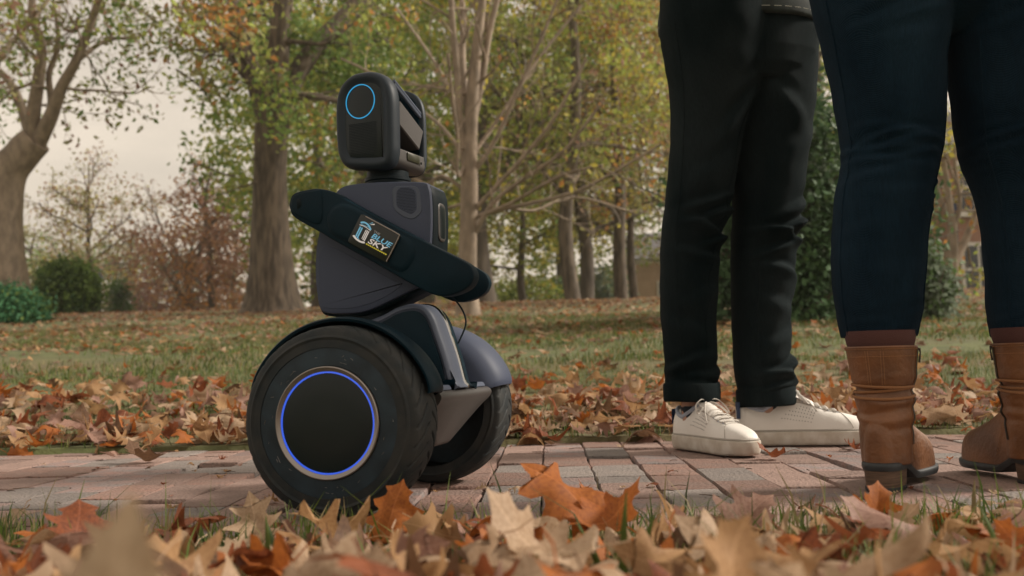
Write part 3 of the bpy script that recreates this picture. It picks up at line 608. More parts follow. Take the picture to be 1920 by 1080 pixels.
# ---- boot (local x heel->toe, z up)
def boot(person, loc, yaw, zside):
    g = empty('boot', tuple(loc), yaw); g.parent = person
    o2 = foot_outline(.262, .98)
    def sh(z):
        ks = np.array([(.03, .056, .046, .040), (.06, .054, .047, .0405), (.095, .055, .050, .0415), (.115, .056, .050, .0435), (.140, .056, .050, .0455), (.158, .056, .0505, .0455), (.178, .055, .0545, .0500), (.21, .053, .0585, .0545), (.240, .052, .0610, .0580)])
        return [np.interp(z, ks[:, 0], ks[:, i]) for i in (1, 2, 3)]
    def spt(z, th, k=0.):
        cx, rx, ry = sh(z); w = 0
        for z0, am, wd, ph, tl in ((.152, -.0055, .006, 0, .002), (.137, .0040, .007, .6, .006), (.122, -.0040, .0055, 2.2, .008), (.108, .0038, .008, 1.2, .006), (.094, -.0030, .006, .2, .005), (.172, .0022, .008, 2.6, .004)):
            w += am*math.exp(-((z-z0-tl*math.sin(th+ph)-.002*math.sin(3*th+ph))/wd)**2)*(.75+.25*math.sin(th*2+ph))
        return (cx+(rx+w+k)*math.cos(th), (ry+w+k)*math.sin(th), z)
    th = np.linspace(0, TAU, 64, endpoint=False)
    zs = np.arange(.03, .2245, .003)
    shaft = [[spt(z, a) for a in th] for z in zs]
    up = o2[o2[:, 1] >= 0]; lo = o2[o2[:, 1] < 0]
    def side(x, s):
        a = up if s > 0 else lo; a = a[np.argsort(a[:, 0])]; return np.interp(x, a[:, 0], a[:, 1])
    xx = np.concatenate([np.linspace(.001, .02, 8), np.linspace(.026, .235, 44), np.linspace(.238, .259, 10)])
    hh = np.interp(xx, [0, .01, .03, .07, .10, .13, .16, .19, .22, .245, .26], [.085, .105, .115, .128, .125, .108, .090, .078, .069, .058, .036])
    def surf(x, t):
        a = t*math.pi; c, s_ = math.cos(a), math.sin(a); yl, yr = side(x, 1), side(x, -1); h = np.interp(x, xx, hh); z0 = .030+(.0 if x < .07 else -.022*min(1, (x-.07)/.05))
        w = ((yl-yr)/2-.001)*(1+.10*math.exp(-((x-.03)/.05)**2)*s_-.25*(s_**3)*np.clip((.17-x)/.1, 0, 1)); y = (yl+yr)/2+w*math.copysign(abs(c)**.6, c)
        return (x-(.004*math.sin(a) if x < .012 else 0), y, z0+(h-z0)*abs(s_)**.8)
    foot = [[surf(x, t) for t in np.linspace(0, 1, 37)] for x in xx]
    mb = MB(); mb.rings(shaft); mb.rings(foot); lea = remesh(mb.build('leather', M_tan, g), .0024, 2)
    MB().rings([[spt(.2235+dz, a, k) for a in th] for k, dz in ((.0012, -.004), (.0022, 0), (.0010, .0024), (-.003, .0016), (-.004, -.006))], False).build('top_binding', M_tan, g)
    # welt, sole, heel block
    def arch(x): return .030+(0 if x < .068 else -.0225*min(1, (x-.068)/.05))
    MB().rings([[(q[0], q[1], arch(q[0])+z+.004*max(0, q[0]/.262-.8)*5*.6) for q in inset(o2, d)] for d, z in ((.004, -.0085), (-.002, -.008), (-.0040, -.002), (-.0038, .003), (-.001, .0052))]).build('sole', M_dsole, g, angle=50)
    hb = np.array([q for q in inset(o2, -.001) if q[0] < .066]); k_ = np.argmin(hb[:, 0]); ang_ = np.argsort(np.arctan2(hb[:, 1], hb[:, 0]-.04)); hb = hb[ang_]
    MB().rings([[(q[0]*(1-.03*i)+.001*i, q[1]*(1-.03*i), z) for q in inset(hb, .0005)] for i, z in enumerate((.0235, .009, -.005))]).build('heel_block', M_heel, g, angle=50)
    MB().rings([[(q[0]*(.94)+.002, q[1]*.94, z) for q in inset(hb, d)] for d, z in ((-.001, -.0048), (-.001, -.0105), (.001, -.0115))]).build('heel_cap', M_dsole, g, angle=50)
    # wrapped cord, zip, stitching
    for z0, tl, ph in ((.160, .003, .4), (.1535, .004, 2.4), (.1435, .005, 1.2)):
        MB().loop([spt(z0+tl*math.sin(a+ph), a, .0022) for a in np.linspace(0, TAU, 60, endpoint=False)], .0026, 8).build('cord', M_tan2, g)
    zt = zside*1.35
    zp = [spt(z, zt+.10*math.sin(z*40)*(z < .16), .0012) for z in np.linspace(.062, .222, 50)]
    MB().tube(zp, .0020, 6).build('zip', M_zip, g)
    MB().tube([spt(z, zt-.10+.10*math.sin(z*40)*(z < .16), .0004) for z in np.linspace(.062, .222, 40)], .0012, 6).build('zip_piping', M_tan, g)
    MB().tube([spt(.221, zt, .004), spt(.213, zt+.02, .006), spt(.197, zt+.03, .0055)], [.0022, .0012, .0020], 6).build('zip_pull', M_zip, g)
    st = MB()
    def dash(f, n):
        for i in range(n):
            a, b_ = f((i+.15)/n), f((i+.72)/n); st.tube([a, b_], .00045, 4)
    for w_ in (-.14, -.06, .30, .38): dash(lambda t_: spt(.218-.056*t_, math.pi+w_, .0004), 22)
    dash(lambda t_: spt(.2085, TAU*t_, .0004), 110); dash(lambda t_: spt(.2205, TAU*t_, .0020), 110)
    for s in (0, 1):
        dash(lambda t_: np.array(surf(.070+.045*t_, (.42-.38*t_) if s == 0 else 1-(.42-.38*t_)))*np.array([1, 1.02, 1.008]), 24)
        dash(lambda t_: np.array(surf(.0755+.045*t_, (.42-.38*t_) if s == 0 else 1-(.42-.38*t_)))*np.array([1, 1.02, 1.008]), 24)
    tag(st.build('stitching', M_thread, g, False), kind='stuff')
    # ribbed sock showing over the rim
    sk = [[((cx := .052)+(k+.0020*(j % 2))*math.cos(a), (k-.003+.0020*(j % 2))*math.sin(a), z) for j, a in enumerate(np.linspace(0, TAU, 120, endpoint=False))] for z, k in ((.19, .046), (.222, .0525), (.232, .0555), (.243, .0575), (.2515, .0575))]
    MB().rings(sk, True).build('sock', M_burg, g, angle=80)
    return g

# ---- person in black jeans
ax_l = at(1298, 748, 2.36); ax_r = at(1437, 750, 2.43)
man = tag(empty('person', ((ax_l[0]+ax_r[0])/2, (ax_l[1]+ax_r[1])/2, 0)), 'person in black jeans with rolled cuffs, white sneakers and a dark green jacket', 'person')
mo = np.array(man.location)
LL = [(-20, 1238, 1440), (55, 1237, 1440), (93, 1244, 1437), (134, 1249, 1431), (171, 1256, 1417), (222, 1258, 1399), (278, 1256, 1387), (324, 1253, 1380), (370, 1248, 1375), (407, 1243, 1366), (440, 1240, 1355), (477, 1238, 1349), (520, 1237, 1347), (580, 1238, 1343), (650, 1244, 1344), (700, 1247, 1346), (735, 1250, 1347)]
RL = [(-20, 1360, 1533), (65, 1362, 1533), (139, 1364, 1531), (208, 1366, 1526), (259, 1367, 1519), (305, 1369, 1511), (352, 1374, 1508), (403, 1374, 1503), (426, 1372, 1502), (454, 1371, 1490), (500, 1371, 1491), (540, 1371, 1490), (580, 1372, 1481), (640, 1374, 1481), (674, 1375, 1485), (707, 1378, 1489), (728, 1385, 1484), (742, 1387, 1486)]
gf = np.random.default_rng(21)
def zpx(y, d): return at(1380, y, d)[2]
FR = -math.pi/2       # facing the camera
fl = [(zpx(y, 2.36), a*2.6, w, FR+t, e, tl) for y, a, w, t, e, tl in ((405, .007, .013, .7, .8, .018), (432, .006, .011, .5, .9, -.02), (455, .006, .010, .9, .7, .014), (385, .004, .014, .2, .9, .03), (480, .004, .012, .3, .9, -.016), (705, .004, .012, .5, 1.1, .014), (725, .0045, .009, .2, 1.2, -.01), (680, .003, .012, -.4, 1., .02), (560, .0025, .02, .4, .8, .03), (620, .0025, .02, -.2, .9, -.03), (250, .003, .03, .5, .6, .10), (200, .004, .03, .9, .5, .12), (150, .004, .02, 1.0, .6, .08), (330, .0025, .025, .1, .8, .05))]
fr = [(zpx(y, 2.43), a*2.6, w, FR+t, e, tl) for y, a, w, t, e, tl in ((430, .008, .012, .8, .8, .02), (452, .007, .010, .6, .9, -.018), (475, .005, .012, .3, .9, .02), (400, .004, .016, .9, .8, .04), (515, .004, .014, .4, .8, -.02), (690, .006, .012, .8, .9, .024), (712, .006, .010, .9, .9, -.018), (728, .004, .008, .2, 1.2, .008), (640, .003, .018, .6, .8, .03), (580, .0025, .02, .3, .9, -.03), (300, .003, .03, .6, .7, .08), (220, .004, .03, .2, .6, -.10), (150, .004, .03, -.2, .6, -.1), (100, .004, .02, -.4, .7, -.08))]
hipc = at(1385, 40, 2.42)
pel = [oval(hipc[0], hipc[1]+.005, z, rx, ry, 64, .9) for z, rx, ry in ((.90, .13, .11), (.93, .165, .128), (.97, .188, .135), (1.02, .196, .138), (1.08, .196, .135), (1.12, .19, .13))]
trs = join_build('trousers', [leg_rings(LL, 2.36, .98, folds=fl, seed=1, dd=.05), leg_rings(RL, 2.43, .98, folds=fr, seed=2), pel], M_bjean, man, mo, .0042, 1)
def cuff(ax, w, dz, d, tilt=0.):
    c = ax-mo; n_ = 48; mb = MB(); R_ = []
    for k, z in ((-.004, .043), (.004, .0445), (.0062, .040), (.0065, .022), (.0060, .004), (.003, -.0015), (-.003, -.001), (-.006, .010), (-.008, .04)):
        R_.append([(c[0]+(w+k+.0008*math.sin(5*a))*math.cos(a), c[1]+(w*.98+k+.0008*math.sin(4*a))*math.sin(a), c[2]+dz+z+tilt*math.cos(a)+.0015*math.sin(2*a)) for a in np.linspace(0, TAU, n_, endpoint=False)])
    mb.rings(R_, False).build('cuff', M_bjean, man, angle=70)
cuff(ax_l+[0, 0, -.004], (1347-1250)/2/FPX*2.36, 0, 2.36); cuff(ax_r+[0, 0, -.012], (1487-1386)/2/FPX*2.43, 0, 2.43, .004)
# body under the clothes (ankles, neck, head) in one mesh
def person_body(par, off, ankles, neck, hz, face, hairm, long_hair):
    mb = MB(); nx, ny, nz = neck
    for pts in ankles: mb.tube(pts, list(np.linspace(.027, .042, len(pts))), 20)
    mb.rings([oval(nx, ny, z, r_, r_*1.05, 24) for z, r_ in ((nz-.58, .06), (nz-.50, .10), (nz-.45, .12), (nz-.12, .10), (nz-.06, .062), (nz, .056), (nz+.06, .058))])
    hx = [(nz+.02, .045, .055), (nz+.045, .062, .080), (nz+.08, .070, .092), (nz+.12, .0745, .098), (nz+.16, .076, .101), (nz+.20, .070, .095), (nz+.225, .055, .078), (nz+.24, .025, .04)]
    fx, fy = math.cos(face), math.sin(face)
    mb.rings([oval(nx+fx*.018, ny+fy*.018, z, ry, rx, 32, 1., face) for z, rx, ry in hx])
    c = np.array([nx+fx*.018, ny+fy*.018, 0]); f3 = np.array([fx, fy, 0]); l3 = np.array([-fy, fx, 0])
    mb.tube([c+f3*.095+[0, 0, nz+.145], c+f3*.112+[0, 0, nz+.115], c+f3*.118+[0, 0, nz+.102], c+f3*.095+[0, 0, nz+.094]], [.008, .012, .015, .008], 8)
    for s in (1, -1):
        mb.tube([c+l3*s*.072+[0, 0, nz+.15], c+l3*s*.086-f3*.012+[0, 0, nz+.13], c+l3*s*.074+[0, 0, nz+.095]], [.008, .014, .007], 8)
    bd = remesh(mb.build('body', M_skin, par, off=off), .006, 1)
    for s in (1, -1):
        MB().rings([oval(*(c+f3*.094+l3*s*.031-off)[:2], nz+.128+z, r_, r_*.5, 12, 1., face+math.pi/2) for z, r_ in ((-.006, .006), (-.003, .012), (0, .014), (.003, .012), (.006, .006))]).build('eye', M_white, bd)
    MB().tube([c+f3*.088+l3*-.022+[0, 0, nz+.072]-off, c+f3*.097+[0, 0, nz+.071]-off, c+f3*.088+l3*.022+[0, 0, nz+.072]-off], [.003, .0055, .003], 8).build('lips', mat('lips', (.35, .12, .10), .5), bd)
    hr = MB(); hr.rings([oval(c[0]-fx*.014, c[1]-fy*.014, nz+z, ry, rx, 32, 1., face) for z, rx, ry in (((-.14 if long_hair else .07), .075, .060), ((-.02 if long_hair else .10), .085, .080), (.13, .086, .098), (.18, .086, .104), (.22, .076, .096), (.248, .05, .066), (.258, .02, .03))])
    hr.build('hair', hairm, par, angle=80, off=off)
def leg_line(tab, d, ax, low, hc, hz_):
    return [np.array([ax[0], ax[1], low])]+[at((a+b_)/2, y, d) for y, a, b_ in tab[::-1][1:-2:3]]+[np.array([hc[0], hc[1], hz_])]
person_body(man, mo, [leg_line(LL, 2.38, ax_l, .06, hipc, 1.06), leg_line(RL, 2.43, ax_r, .06, hipc, 1.06)], (hipc[0], hipc[1], 1.60), 0, -2.2, M_hair1, False)
def upper(par, off, cx, cy, z0, m_, name, scale, yaw, hemr):
    T_ = [oval(cx, cy, z0+dz, rx*scale, ry*scale, 56, .9, yaw) for dz, rx, ry in ((0, hemr[0]-.006, hemr[1]-.006), (-.004, hemr[0], hemr[1]), (.03, hemr[0]+.001, hemr[1]+.001), (.12, .188, .136), (.25, .190, .132), (.36, .205, .136), (.44, .205, .125), (.50, .155, .10), (.535, .085, .08), (.57, .07, .07))]
    rr_ = [T_]
    for s in (1, -1):
        ca, sa = math.cos(yaw), math.sin(yaw)
        pts = [np.array([cx+ca*s*q[0]*scale-sa*q[1]*scale, cy+sa*s*q[0]*scale+ca*q[1]*scale, z0+q[2]]) for q in ((.15, .0, .46), (.215, .01, .42), (.245, .025, .30), (.262, .03, .21), (.245, -.03, .17), (.205, -.075, .15), (.17, -.09, .13))]
        mb = MB(); mb.tube(spline(pts, 4), list(np.interp(np.linspace(0, 1, 25), [0, .2, .5, .75, 1], [.066, .070, .056, .050, .045])), 20); n_ = 20
        rr_.append([mb.V[i*n_:(i+1)*n_] for i in range(len(mb.V)//n_)])
    return join_build(name, rr_, m_, par, off, .007, 1)
upper(man, mo, hipc[0], hipc[1], 1.040, M_jack, 'jacket', 1.0, .1, (.203, .150))
hem = MB()
for k in range(46):
    a = TAU*k/46; b_ = a+.09
    hem.tube([(hipc[0]-mo[0]+.2045*math.copysign(abs(math.cos(w_))**.9, math.cos(w_)), hipc[1]-mo[1]+.1515*math.copysign(abs(math.sin(w_))**.9, math.sin(w_)), 1.052) for w_ in (a, b_)], .0007, 4)
tag(hem.build('hem_stitching', mat('hem_thread', (.35, .34, .28), .8), man), kind='stuff')
a1, a2 = math.radians(-67), math.radians(-7); L1, L2 = .30, .335
for ax, aa, Ln, ox in ((ax_l, a1, L1, .066), (ax_r, a2, L2, .078)):
    sneaker(man, (ax[0]-ox*math.cos(aa)-mo[0], ax[1]-ox*math.sin(aa)-mo[1], .002), aa, Ln)
    MB().rings([oval(ax[0]-mo[0]+.004*math.cos(aa), ax[1]-mo[1], z, r_*1.35, r_, 28, 1., aa) for z, r_ in ((.06, .024), (.085, .026), (.104, .027), (.108, .025))]).build('ankle_sock', M_sock, man)

from mathutils.bvhtree import BVHTree
def seam_on(o, tab, d, theta, y0, y1, par, off, m_, name='seam', r=.0011, stitch=None):
    bv = BVHTree.FromPolygons([v.co for v in o.data.vertices], [p.vertices for p in o.data.polygons]); pts = []
    ys = [q[0] for q in tab]; xm = [(q[1]+q[2])/2 for q in tab]
    for y in np.linspace(y0, y1, 70):
        c = at(np.interp(y, ys, xm), y, d)-off; dr = Vector((math.cos(theta), math.sin(theta), 0)); h = bv.ray_cast(Vector(c)+dr*.35, -dr)
        if h[0] is not None: pts.append(np.array(h[0])+np.array(h[1])*.0006)
    if len(pts) > 4:
        pts = np.array(pts); k = np.ones(3)/3; pts[1:-1] = (pts[:-2]+pts[1:-1]+pts[2:])/3
        MB().tube(list(pts), r, 6).build(name, m_, par)
seam_on(trs, RL, 2.43, FR-.35, 100, 738, man, mo, M_bjean); seam_on(trs, LL, 2.36, FR-1.0, 60, 732, man, mo, M_bjean); seam_on(trs, LL, 2.36, FR+1.15, 190, 732, man, mo, M_bjean)
# ---- person in navy jeans, seen from behind
wl = at(1652, 650, 1.625); wr = at(1926, 640, 1.64)
wom = tag(empty('person', ((wl[0]+wr[0])/2, (wl[1]+wr[1])/2, 0)), 'person seen from behind in tight navy jeans and tan leather ankle boots', 'person')
wo = np.array(wom.location); WD = 1.64
WL = [(-60, 1512, 1785), (0, 1526, 1779), (69, 1543, 1774), (116, 1552, 1767), (153, 1561, 1766), (231, 1575, 1766), (278, 1582, 1763), (306, 1580, 1757), (330, 1575, 1751), (361, 1569, 1743), (398, 1566, 1739), (444, 1563, 1735), (500, 1561, 1731), (560, 1567, 1726), (600, 1574, 1721), (632, 1581, 1716)]
WR = [(-60, 1774, 2040), (0, 1778, 2032), (69, 1780, 2022), (153, 1787, 2010), (241, 1798, 2003), (296, 1807, 1998), (343, 1825, 1999), (380, 1838, 2003), (426, 1847, 2010), (500, 1853, 2016), (560, 1855, 2012), (600, 1858, 2004), (632, 1866, 1998)]
def zw(y): return at(1660, y, WD)[2]
BK = -math.pi/2
def knee(seed):
    g = np.random.default_rng(seed); f_ = []
    for y, a, w, tl in ((272, .0042, .0065, .010), (284, .0050, .0060, .008), (296, .0036, .0055, -.006), (307, .0034, .0060, .006), (318, .0024, .006, -.004), (330, .0022, .0065, .006), (262, .002, .008, -.01), (345, .0016, .009, .006), (372, .0014, .01, -.006)):
        f_.append((zw(y), a*1.5, w, BK+g.normal(-.1, .25), .85+g.uniform(0, .4), tl*g.uniform(.5, 1.3)))
    for y, a, w, tl in ((30, .004, .008, .02), (48, .0035, .007, .026), (62, .003, .008, .02), (12, .0035, .008, -.02), (100, .0015, .012, .02), (355, .004, .008, .0), (375, .0045, .007, 0.), (395, .0035, .008, 0)):
        f_.append((zw(y), a*1.5, w, BK+(1.35 if y > 340 else .2), .45 if y > 340 else .8, tl))
    for y in (440, 480, 520, 565, 590, 606, 618): f_.append((zw(y), .0013 if y < 580 else .0022, .012 if y < 580 else .007, BK+g.normal(0, .8), .9, g.normal(0, .012)))
    return f_
hip = at(1778, -40, WD+.03)
pel2 = [oval(hip[0], hip[1], z, rx, ry, 64, .92) for z, rx, ry in ((.765, .03, .05), (.785, .10, .08), (.82, .18, .12), (.87, .2, .13), (.93, .19, .13), (1.0, .165, .115), (1.05, .155, .11))]
jns = join_build('jeans', [leg_rings(WL, WD, 1.0, .005, knee(4), 64, 3), leg_rings(WR, WD+.015, 1.0, .005, knee(5), 64, 4), pel2], M_njean, wom, wo, .0038, 1)
seam_on(jns, WL, WD, BK+1.0, 90, 628, wom, wo, M_njean); seam_on(jns, WL, WD, BK-1.25, 0, 628, wom, wo, M_njean); seam_on(jns, WR, WD+.015, BK-.95, 90, 628, wom, wo, M_njean)
upper(wom, wo, hip[0], hip[1], .98, M_coat, 'coat', .92, math.pi, (.205, .15))
person_body(wom, wo, [leg_line(WL, WD, wl, .08, hip, .93), leg_line(WR, WD+.015, wr, .08, hip, .93)], (hip[0], hip[1], 1.47), 0, 1.9, M_hair2, True)
for ax, yw, zs in ((wl, math.radians(52), -1), (wr, math.radians(93), 1)):
    boot(wom, (ax[0]-.055*math.cos(yw)-wo[0], ax[1]-.055*math.sin(yw)-wo[1], .0125), yw, zs)
# ------------------------------------------------------------------ trees and shrubs
M_barkg = mat('grey_brown_bark', (.17, .13, .095), .9, col2=(.060, .046, .034), scale=13, detail=8, bump=1., bscale=14, stretch=(1, 1, .18))
M_barks = mat('smooth_tan_bark', (.33, .255, .19), .85, col2=(.20, .155, .115), scale=9, detail=6, bump=.4, bscale=20, stretch=(1, 1, .5))
M_barkd = mat('dark_bark', (.125, .10, .08), .9, var=.35, scale=7, bump=.8, bscale=12, stretch=(1, 1, .2))
def fol(name, c, tr=.4): return mat(name, tuple(min(.52, q*2.25+.014) for q in c), .6, var=.25, scale=.9, trans=tr, detail=2, spec=.25)
F_green = fol('leaf_mid_green', (.075, .115, .026)); F_ygreen = fol('leaf_yellow_green', (.150, .172, .034)); F_yellow = fol('leaf_yellow', (.27, .19, .032)); F_dgreen = fol('leaf_dark_green', (.040, .070, .020))
F_orange = fol('leaf_orange', (.27, .105, .028)); F_rust = fol('leaf_rust', (.155, .085, .058)); F_brown = fol('leaf_brown', (.145, .085, .045)); F_ever = fol('leaf_evergreen', (.022, .046, .018), .12)
F_grey = fol('leaf_grey_green', (.085, .105, .075)); F_holly = fol('leaf_holly', (.026, .056, .020), .1); F_olive = fol('leaf_olive', (.125, .115, .045)); F_blueg = fol('leaf_shrub_green', (.022, .075, .032), .15)
F_mauve = fol('leaf_mauve', (.13, .075, .075))
def leaf_cards(C, size, g, aspect=.5):
    """diamond leaves folded along the midrib, one per centre"""
    n = len(C); a = g.normal(size=(n, 3)); a[:, 2] -= .3; a /= np.linalg.norm(a, axis=1)[:, None]; b = np.cross(a, g.normal(size=(n, 3))); b /= np.linalg.norm(b, axis=1)[:, None]; c = np.cross(a, b)
    s = (size*g.uniform(.6, 1.35, n))[:, None]; w = s*aspect*.5
    V = np.stack([C, C+a*s*.45+b*w+c*w*.35, C+a*s, C+a*s*.45-b*w+c*w*.35], 1).reshape(-1, 3)
    k = np.arange(n)*4; F = np.stack([k, k+1, k+2, k, k+2, k+3], 1).reshape(-1, 3)
    return V, F
class Skel:
    def __init__(s, seed): s.g = np.random.default_rng(seed); s.mb = {}; s.tips = []
    def limb(s, pts, r0, r1, seg, part):
        s.mb.setdefault(part, MB()).tube(pts, list(np.linspace(r0, r1, len(pts))), seg)
    def grow(s, p, d, ln, r, lev, part, up=.15, kids=5, ang=.75, wob=.16, dec=.58, tmin=.25):
        g = s.g; n = 5 if lev > 0 else 4; pts = [np.array(p, float)]; d = np.array(d, float); d /= np.linalg.norm(d)
        for i in range(n):
            d = d+g.normal(0, wob, 3)+np.array([0, 0, up*.25]); d /= np.linalg.norm(d); pts.append(pts[-1]+d*ln/n)
        s.limb(pts, r, r*.35, 7 if r > .05 else (5 if r > .015 else 3), part)
        if lev <= 0:
            s.tips += pts[2:]; return
        if lev == 1: s.tips += pts[4:]
        for k in range(kids):
            t_ = tmin+(1-tmin)*(k+g.random())/kids; f = t_*n; i = min(int(f), n-1); q = pts[i]+(pts[i+1]-pts[i])*(f-i)
            ax = pts[i+1]-pts[i]; ax /= np.linalg.norm(ax); v = np.cross(ax, g.normal(size=3)); v /= np.linalg.norm(v)
            a_ = ang*g.uniform(.6, 1.25); s.grow(q, ax*math.cos(a_)+v*math.sin(a_), ln*dec*g.uniform(.7, 1.2)*(1.1-.35*t_), r*(.62-.25*t_), lev-1, part, up, max(2, kids-1), ang, wob, dec, tmin)
def finish_tree(sk, name, label, base, bark, leafmats, weights, per, size, spread, cat='tree', group=None, extra=None, aspect=.55, keep=None):
    base = np.array(base, float); root = tag(empty(name, base), label, cat, group)
    for part, mb in sk.mb.items():
        mb.build(part, bark, root, angle=80, off=base)
    C = [np.repeat(np.array(sk.tips), per, 0)+sk.g.normal(0, spread, (len(sk.tips)*per, 3))] if len(sk.tips) and per else []
    if extra is not None: C.append(extra)
    if C:
        C = np.vstack(C)
        if keep is not None: C = C[keep(C)]
        V, F = leaf_cards(C-base, size, sk.g, aspect)
        # colours run in patches through the crown
        ph = np.array([mnoise.noise(Vector(c*.55)) for c in C[::8]]); ph = np.repeat(ph, 8)[:len(C)]+sk.g.normal(0, .25, len(C))
        rk = np.argsort(np.argsort(ph))/len(C); mi = np.searchsorted(np.cumsum(weights)/sum(weights), rk).clip(0, len(leafmats)-1)
        fast('crown', V, F, list(leafmats), root, mi=np.repeat(mi, 2))
    return root
def clumps(g, c, rad, n, per, s, low=-1., hollow=.45):
    """leaf centres gathered in clumps through an ellipsoid"""
    d = g.normal(size=(n, 3)); d /= np.linalg.norm(d, axis=1)[:, None]; r = g.uniform(hollow, 1, n)**.6
    q = d*r[:, None]; q = q[q[:, 2] > low]; q = np.array(c)+q*np.array(rad)
    return np.repeat(q, per, 0)+g.normal(0, 1, (len(q)*per, 3))*np.array(s)
def gz(x, y): return float(ground_z(np.array(x), np.array(y)))
def grounded(px, d, y0=590):
    p = at(px, y0, d); return np.array([p[0], p[1], gz(p[0], p[1])-.05])
def trunk(sk, pix, d, part='trunk', seg=18, flare=0., dd=0.):
    """trunk or limb along photo points (x, y, width px) at depth d"""
    P_ = [at(x, y, d+dd*i/(len(pix)-1)) for i, (x, y, w) in enumerate(pix)]; r_ = [w/2/FPX*d for x, y, w in pix]
    S_ = spline(P_, 5); rr_ = np.interp(np.linspace(0, len(pix)-1, len(S_)), range(len(pix)), r_)
    mb = sk.mb.setdefault(part, MB()); b0 = len(mb.V); mb.tube(S_, list(rr_), seg)
    if flare:
        z0 = S_[0][2]
        for i in range(b0, len(mb.V)):
            v = np.array(mb.V[i]); k = math.exp(-(v[2]-z0)/.45); a = math.atan2(v[1]-S_[0][1], v[0]-S_[0][0]); c = np.array([S_[0][0], S_[0][1]])
            j = (i-b0)//seg; c = S_[min(j, len(S_)-1)][:2]; f = 1+flare*k*(1+.5*math.sin(5*a+1))+.05*math.sin(7*a+v[2]*.5)
            mb.V[i] = (c[0]+(v[0]-c[0])*f, c[1]+(v[1]-c[1])*f, v[2])
    return S_, rr_
# big oak behind the robot
D1 = 18.0; sk = Skel(31)
S_, _ = trunk(sk, [(510, 590, 92), (510, 560, 84), (508, 480, 74), (507, 400, 66), (506, 320, 62), (510, 250, 64), (514, 200, 66)], D1, flare=.30)
for pix in ([(520, 215, 52), (545, 160, 42), (590, 90, 36), (650, 25, 30), (720, -60, 24)], [(500, 215, 44), (478, 150, 36), (460, 90, 30), (440, 10, 26), (430, -90, 20)], [(514, 210, 50), (520, 120, 42), (530, 20, 36), (545, -100, 28)], [(545, 180, 18), (590, 180, 13), (640, 190, 10), (700, 185, 6)], [(480, 170, 14), (440, 120, 9), (400, 60, 8), (350, 15, 5)]):
    q, r_ = trunk(sk, pix, D1, 'limb', 10, dd=sk.g.uniform(-1.5, 1.5))
    for k in range(5):
        i = int(len(q)*(.35+.13*k)); i = min(i, len(q)-2); v = sk.g.normal(size=3); v[2] = sk.g.uniform(-.5, .5)
        sk.grow(q[i], v, sk.g.uniform(1.0, 1.9), r_[i]*.30, 2, 'branch', .05, 4, .7, .2)
for x, y in ((480, 340), (470, 300), (560, 300), (570, 250), (430, 110), (330, 130), (440, 330)):     # low sprays on the trunk and to the side
    p = at(x, y, D1-.4); sk.grow(p, sk.g.normal(size=3)*[1, .6, .5], .9, .02, 1, 'branch', -.1, 4, .8, .2)
finish_tree(sk, 'oak_tree', 'tall oak with stout straight trunk and green to orange leaves behind the robot', grounded(510, D1), M_barkg, (F_green, F_ygreen, F_olive, F_orange), (4, 3, 2, 1), 5, .135, .17, keep=lambda C: ~((C[:, 2] < 5.0) & (sk.g.random(len(C)) < .35)))
# leaning tree with forked limbs
D2 = 17.0; sk = Skel(32)
trunk(sk, [(18, 600, 84), (14, 560, 78), (8, 480, 72), (4, 400, 68), (12, 330, 66), (40, 290, 62), (68, 262, 56)], D2, flare=.15)
for pix in ([(70, 268, 34), (95, 220, 26), (115, 165, 21), (145, 110, 17), (175, 30, 14), (205, -70, 10)], [(62, 268, 34), (62, 220, 26), (72, 150, 22), (78, 90, 18), (60, 20, 14), (70, -80, 10)], [(78, 262, 20), (96, 200, 14), (92, 140, 11), (110, 80, 9), (100, 0, 7)], [(58, 262, 22), (40, 200, 18), (15, 150, 14), (-30, 110, 12)], [(150, 110, 10), (200, 75, 8), (260, 70, 6), (290, 45, 4)], [(-40, 150, 14), (0, 105, 12), (40, 60, 10), (90, 0, 8), (130, -60, 6)]):
    q, r_ = trunk(sk, pix, D2, 'limb', 9, dd=sk.g.uniform(-1.2, 1.2))
    for k in range(5):
        i = min(int(len(q)*(.4+.12*k)), len(q)-2); v = sk.g.normal(size=3); v[2] = sk.g.uniform(-.4, .5)
        sk.grow(q[i], v, sk.g.uniform(.9, 1.7), r_[i]*.32, 2, 'branch', .0, 4, .7, .22)
finish_tree(sk, 'leaning_tree', 'pale-barked leaning tree forking into limbs above the dome-shaped shrub', grounded(18, D2), M_barks, (F_green, F_olive, F_ygreen, F_rust), (3, 3, 2, 1), 2, .125, .2, keep=lambda C: (C[:, 2] > 4.2))
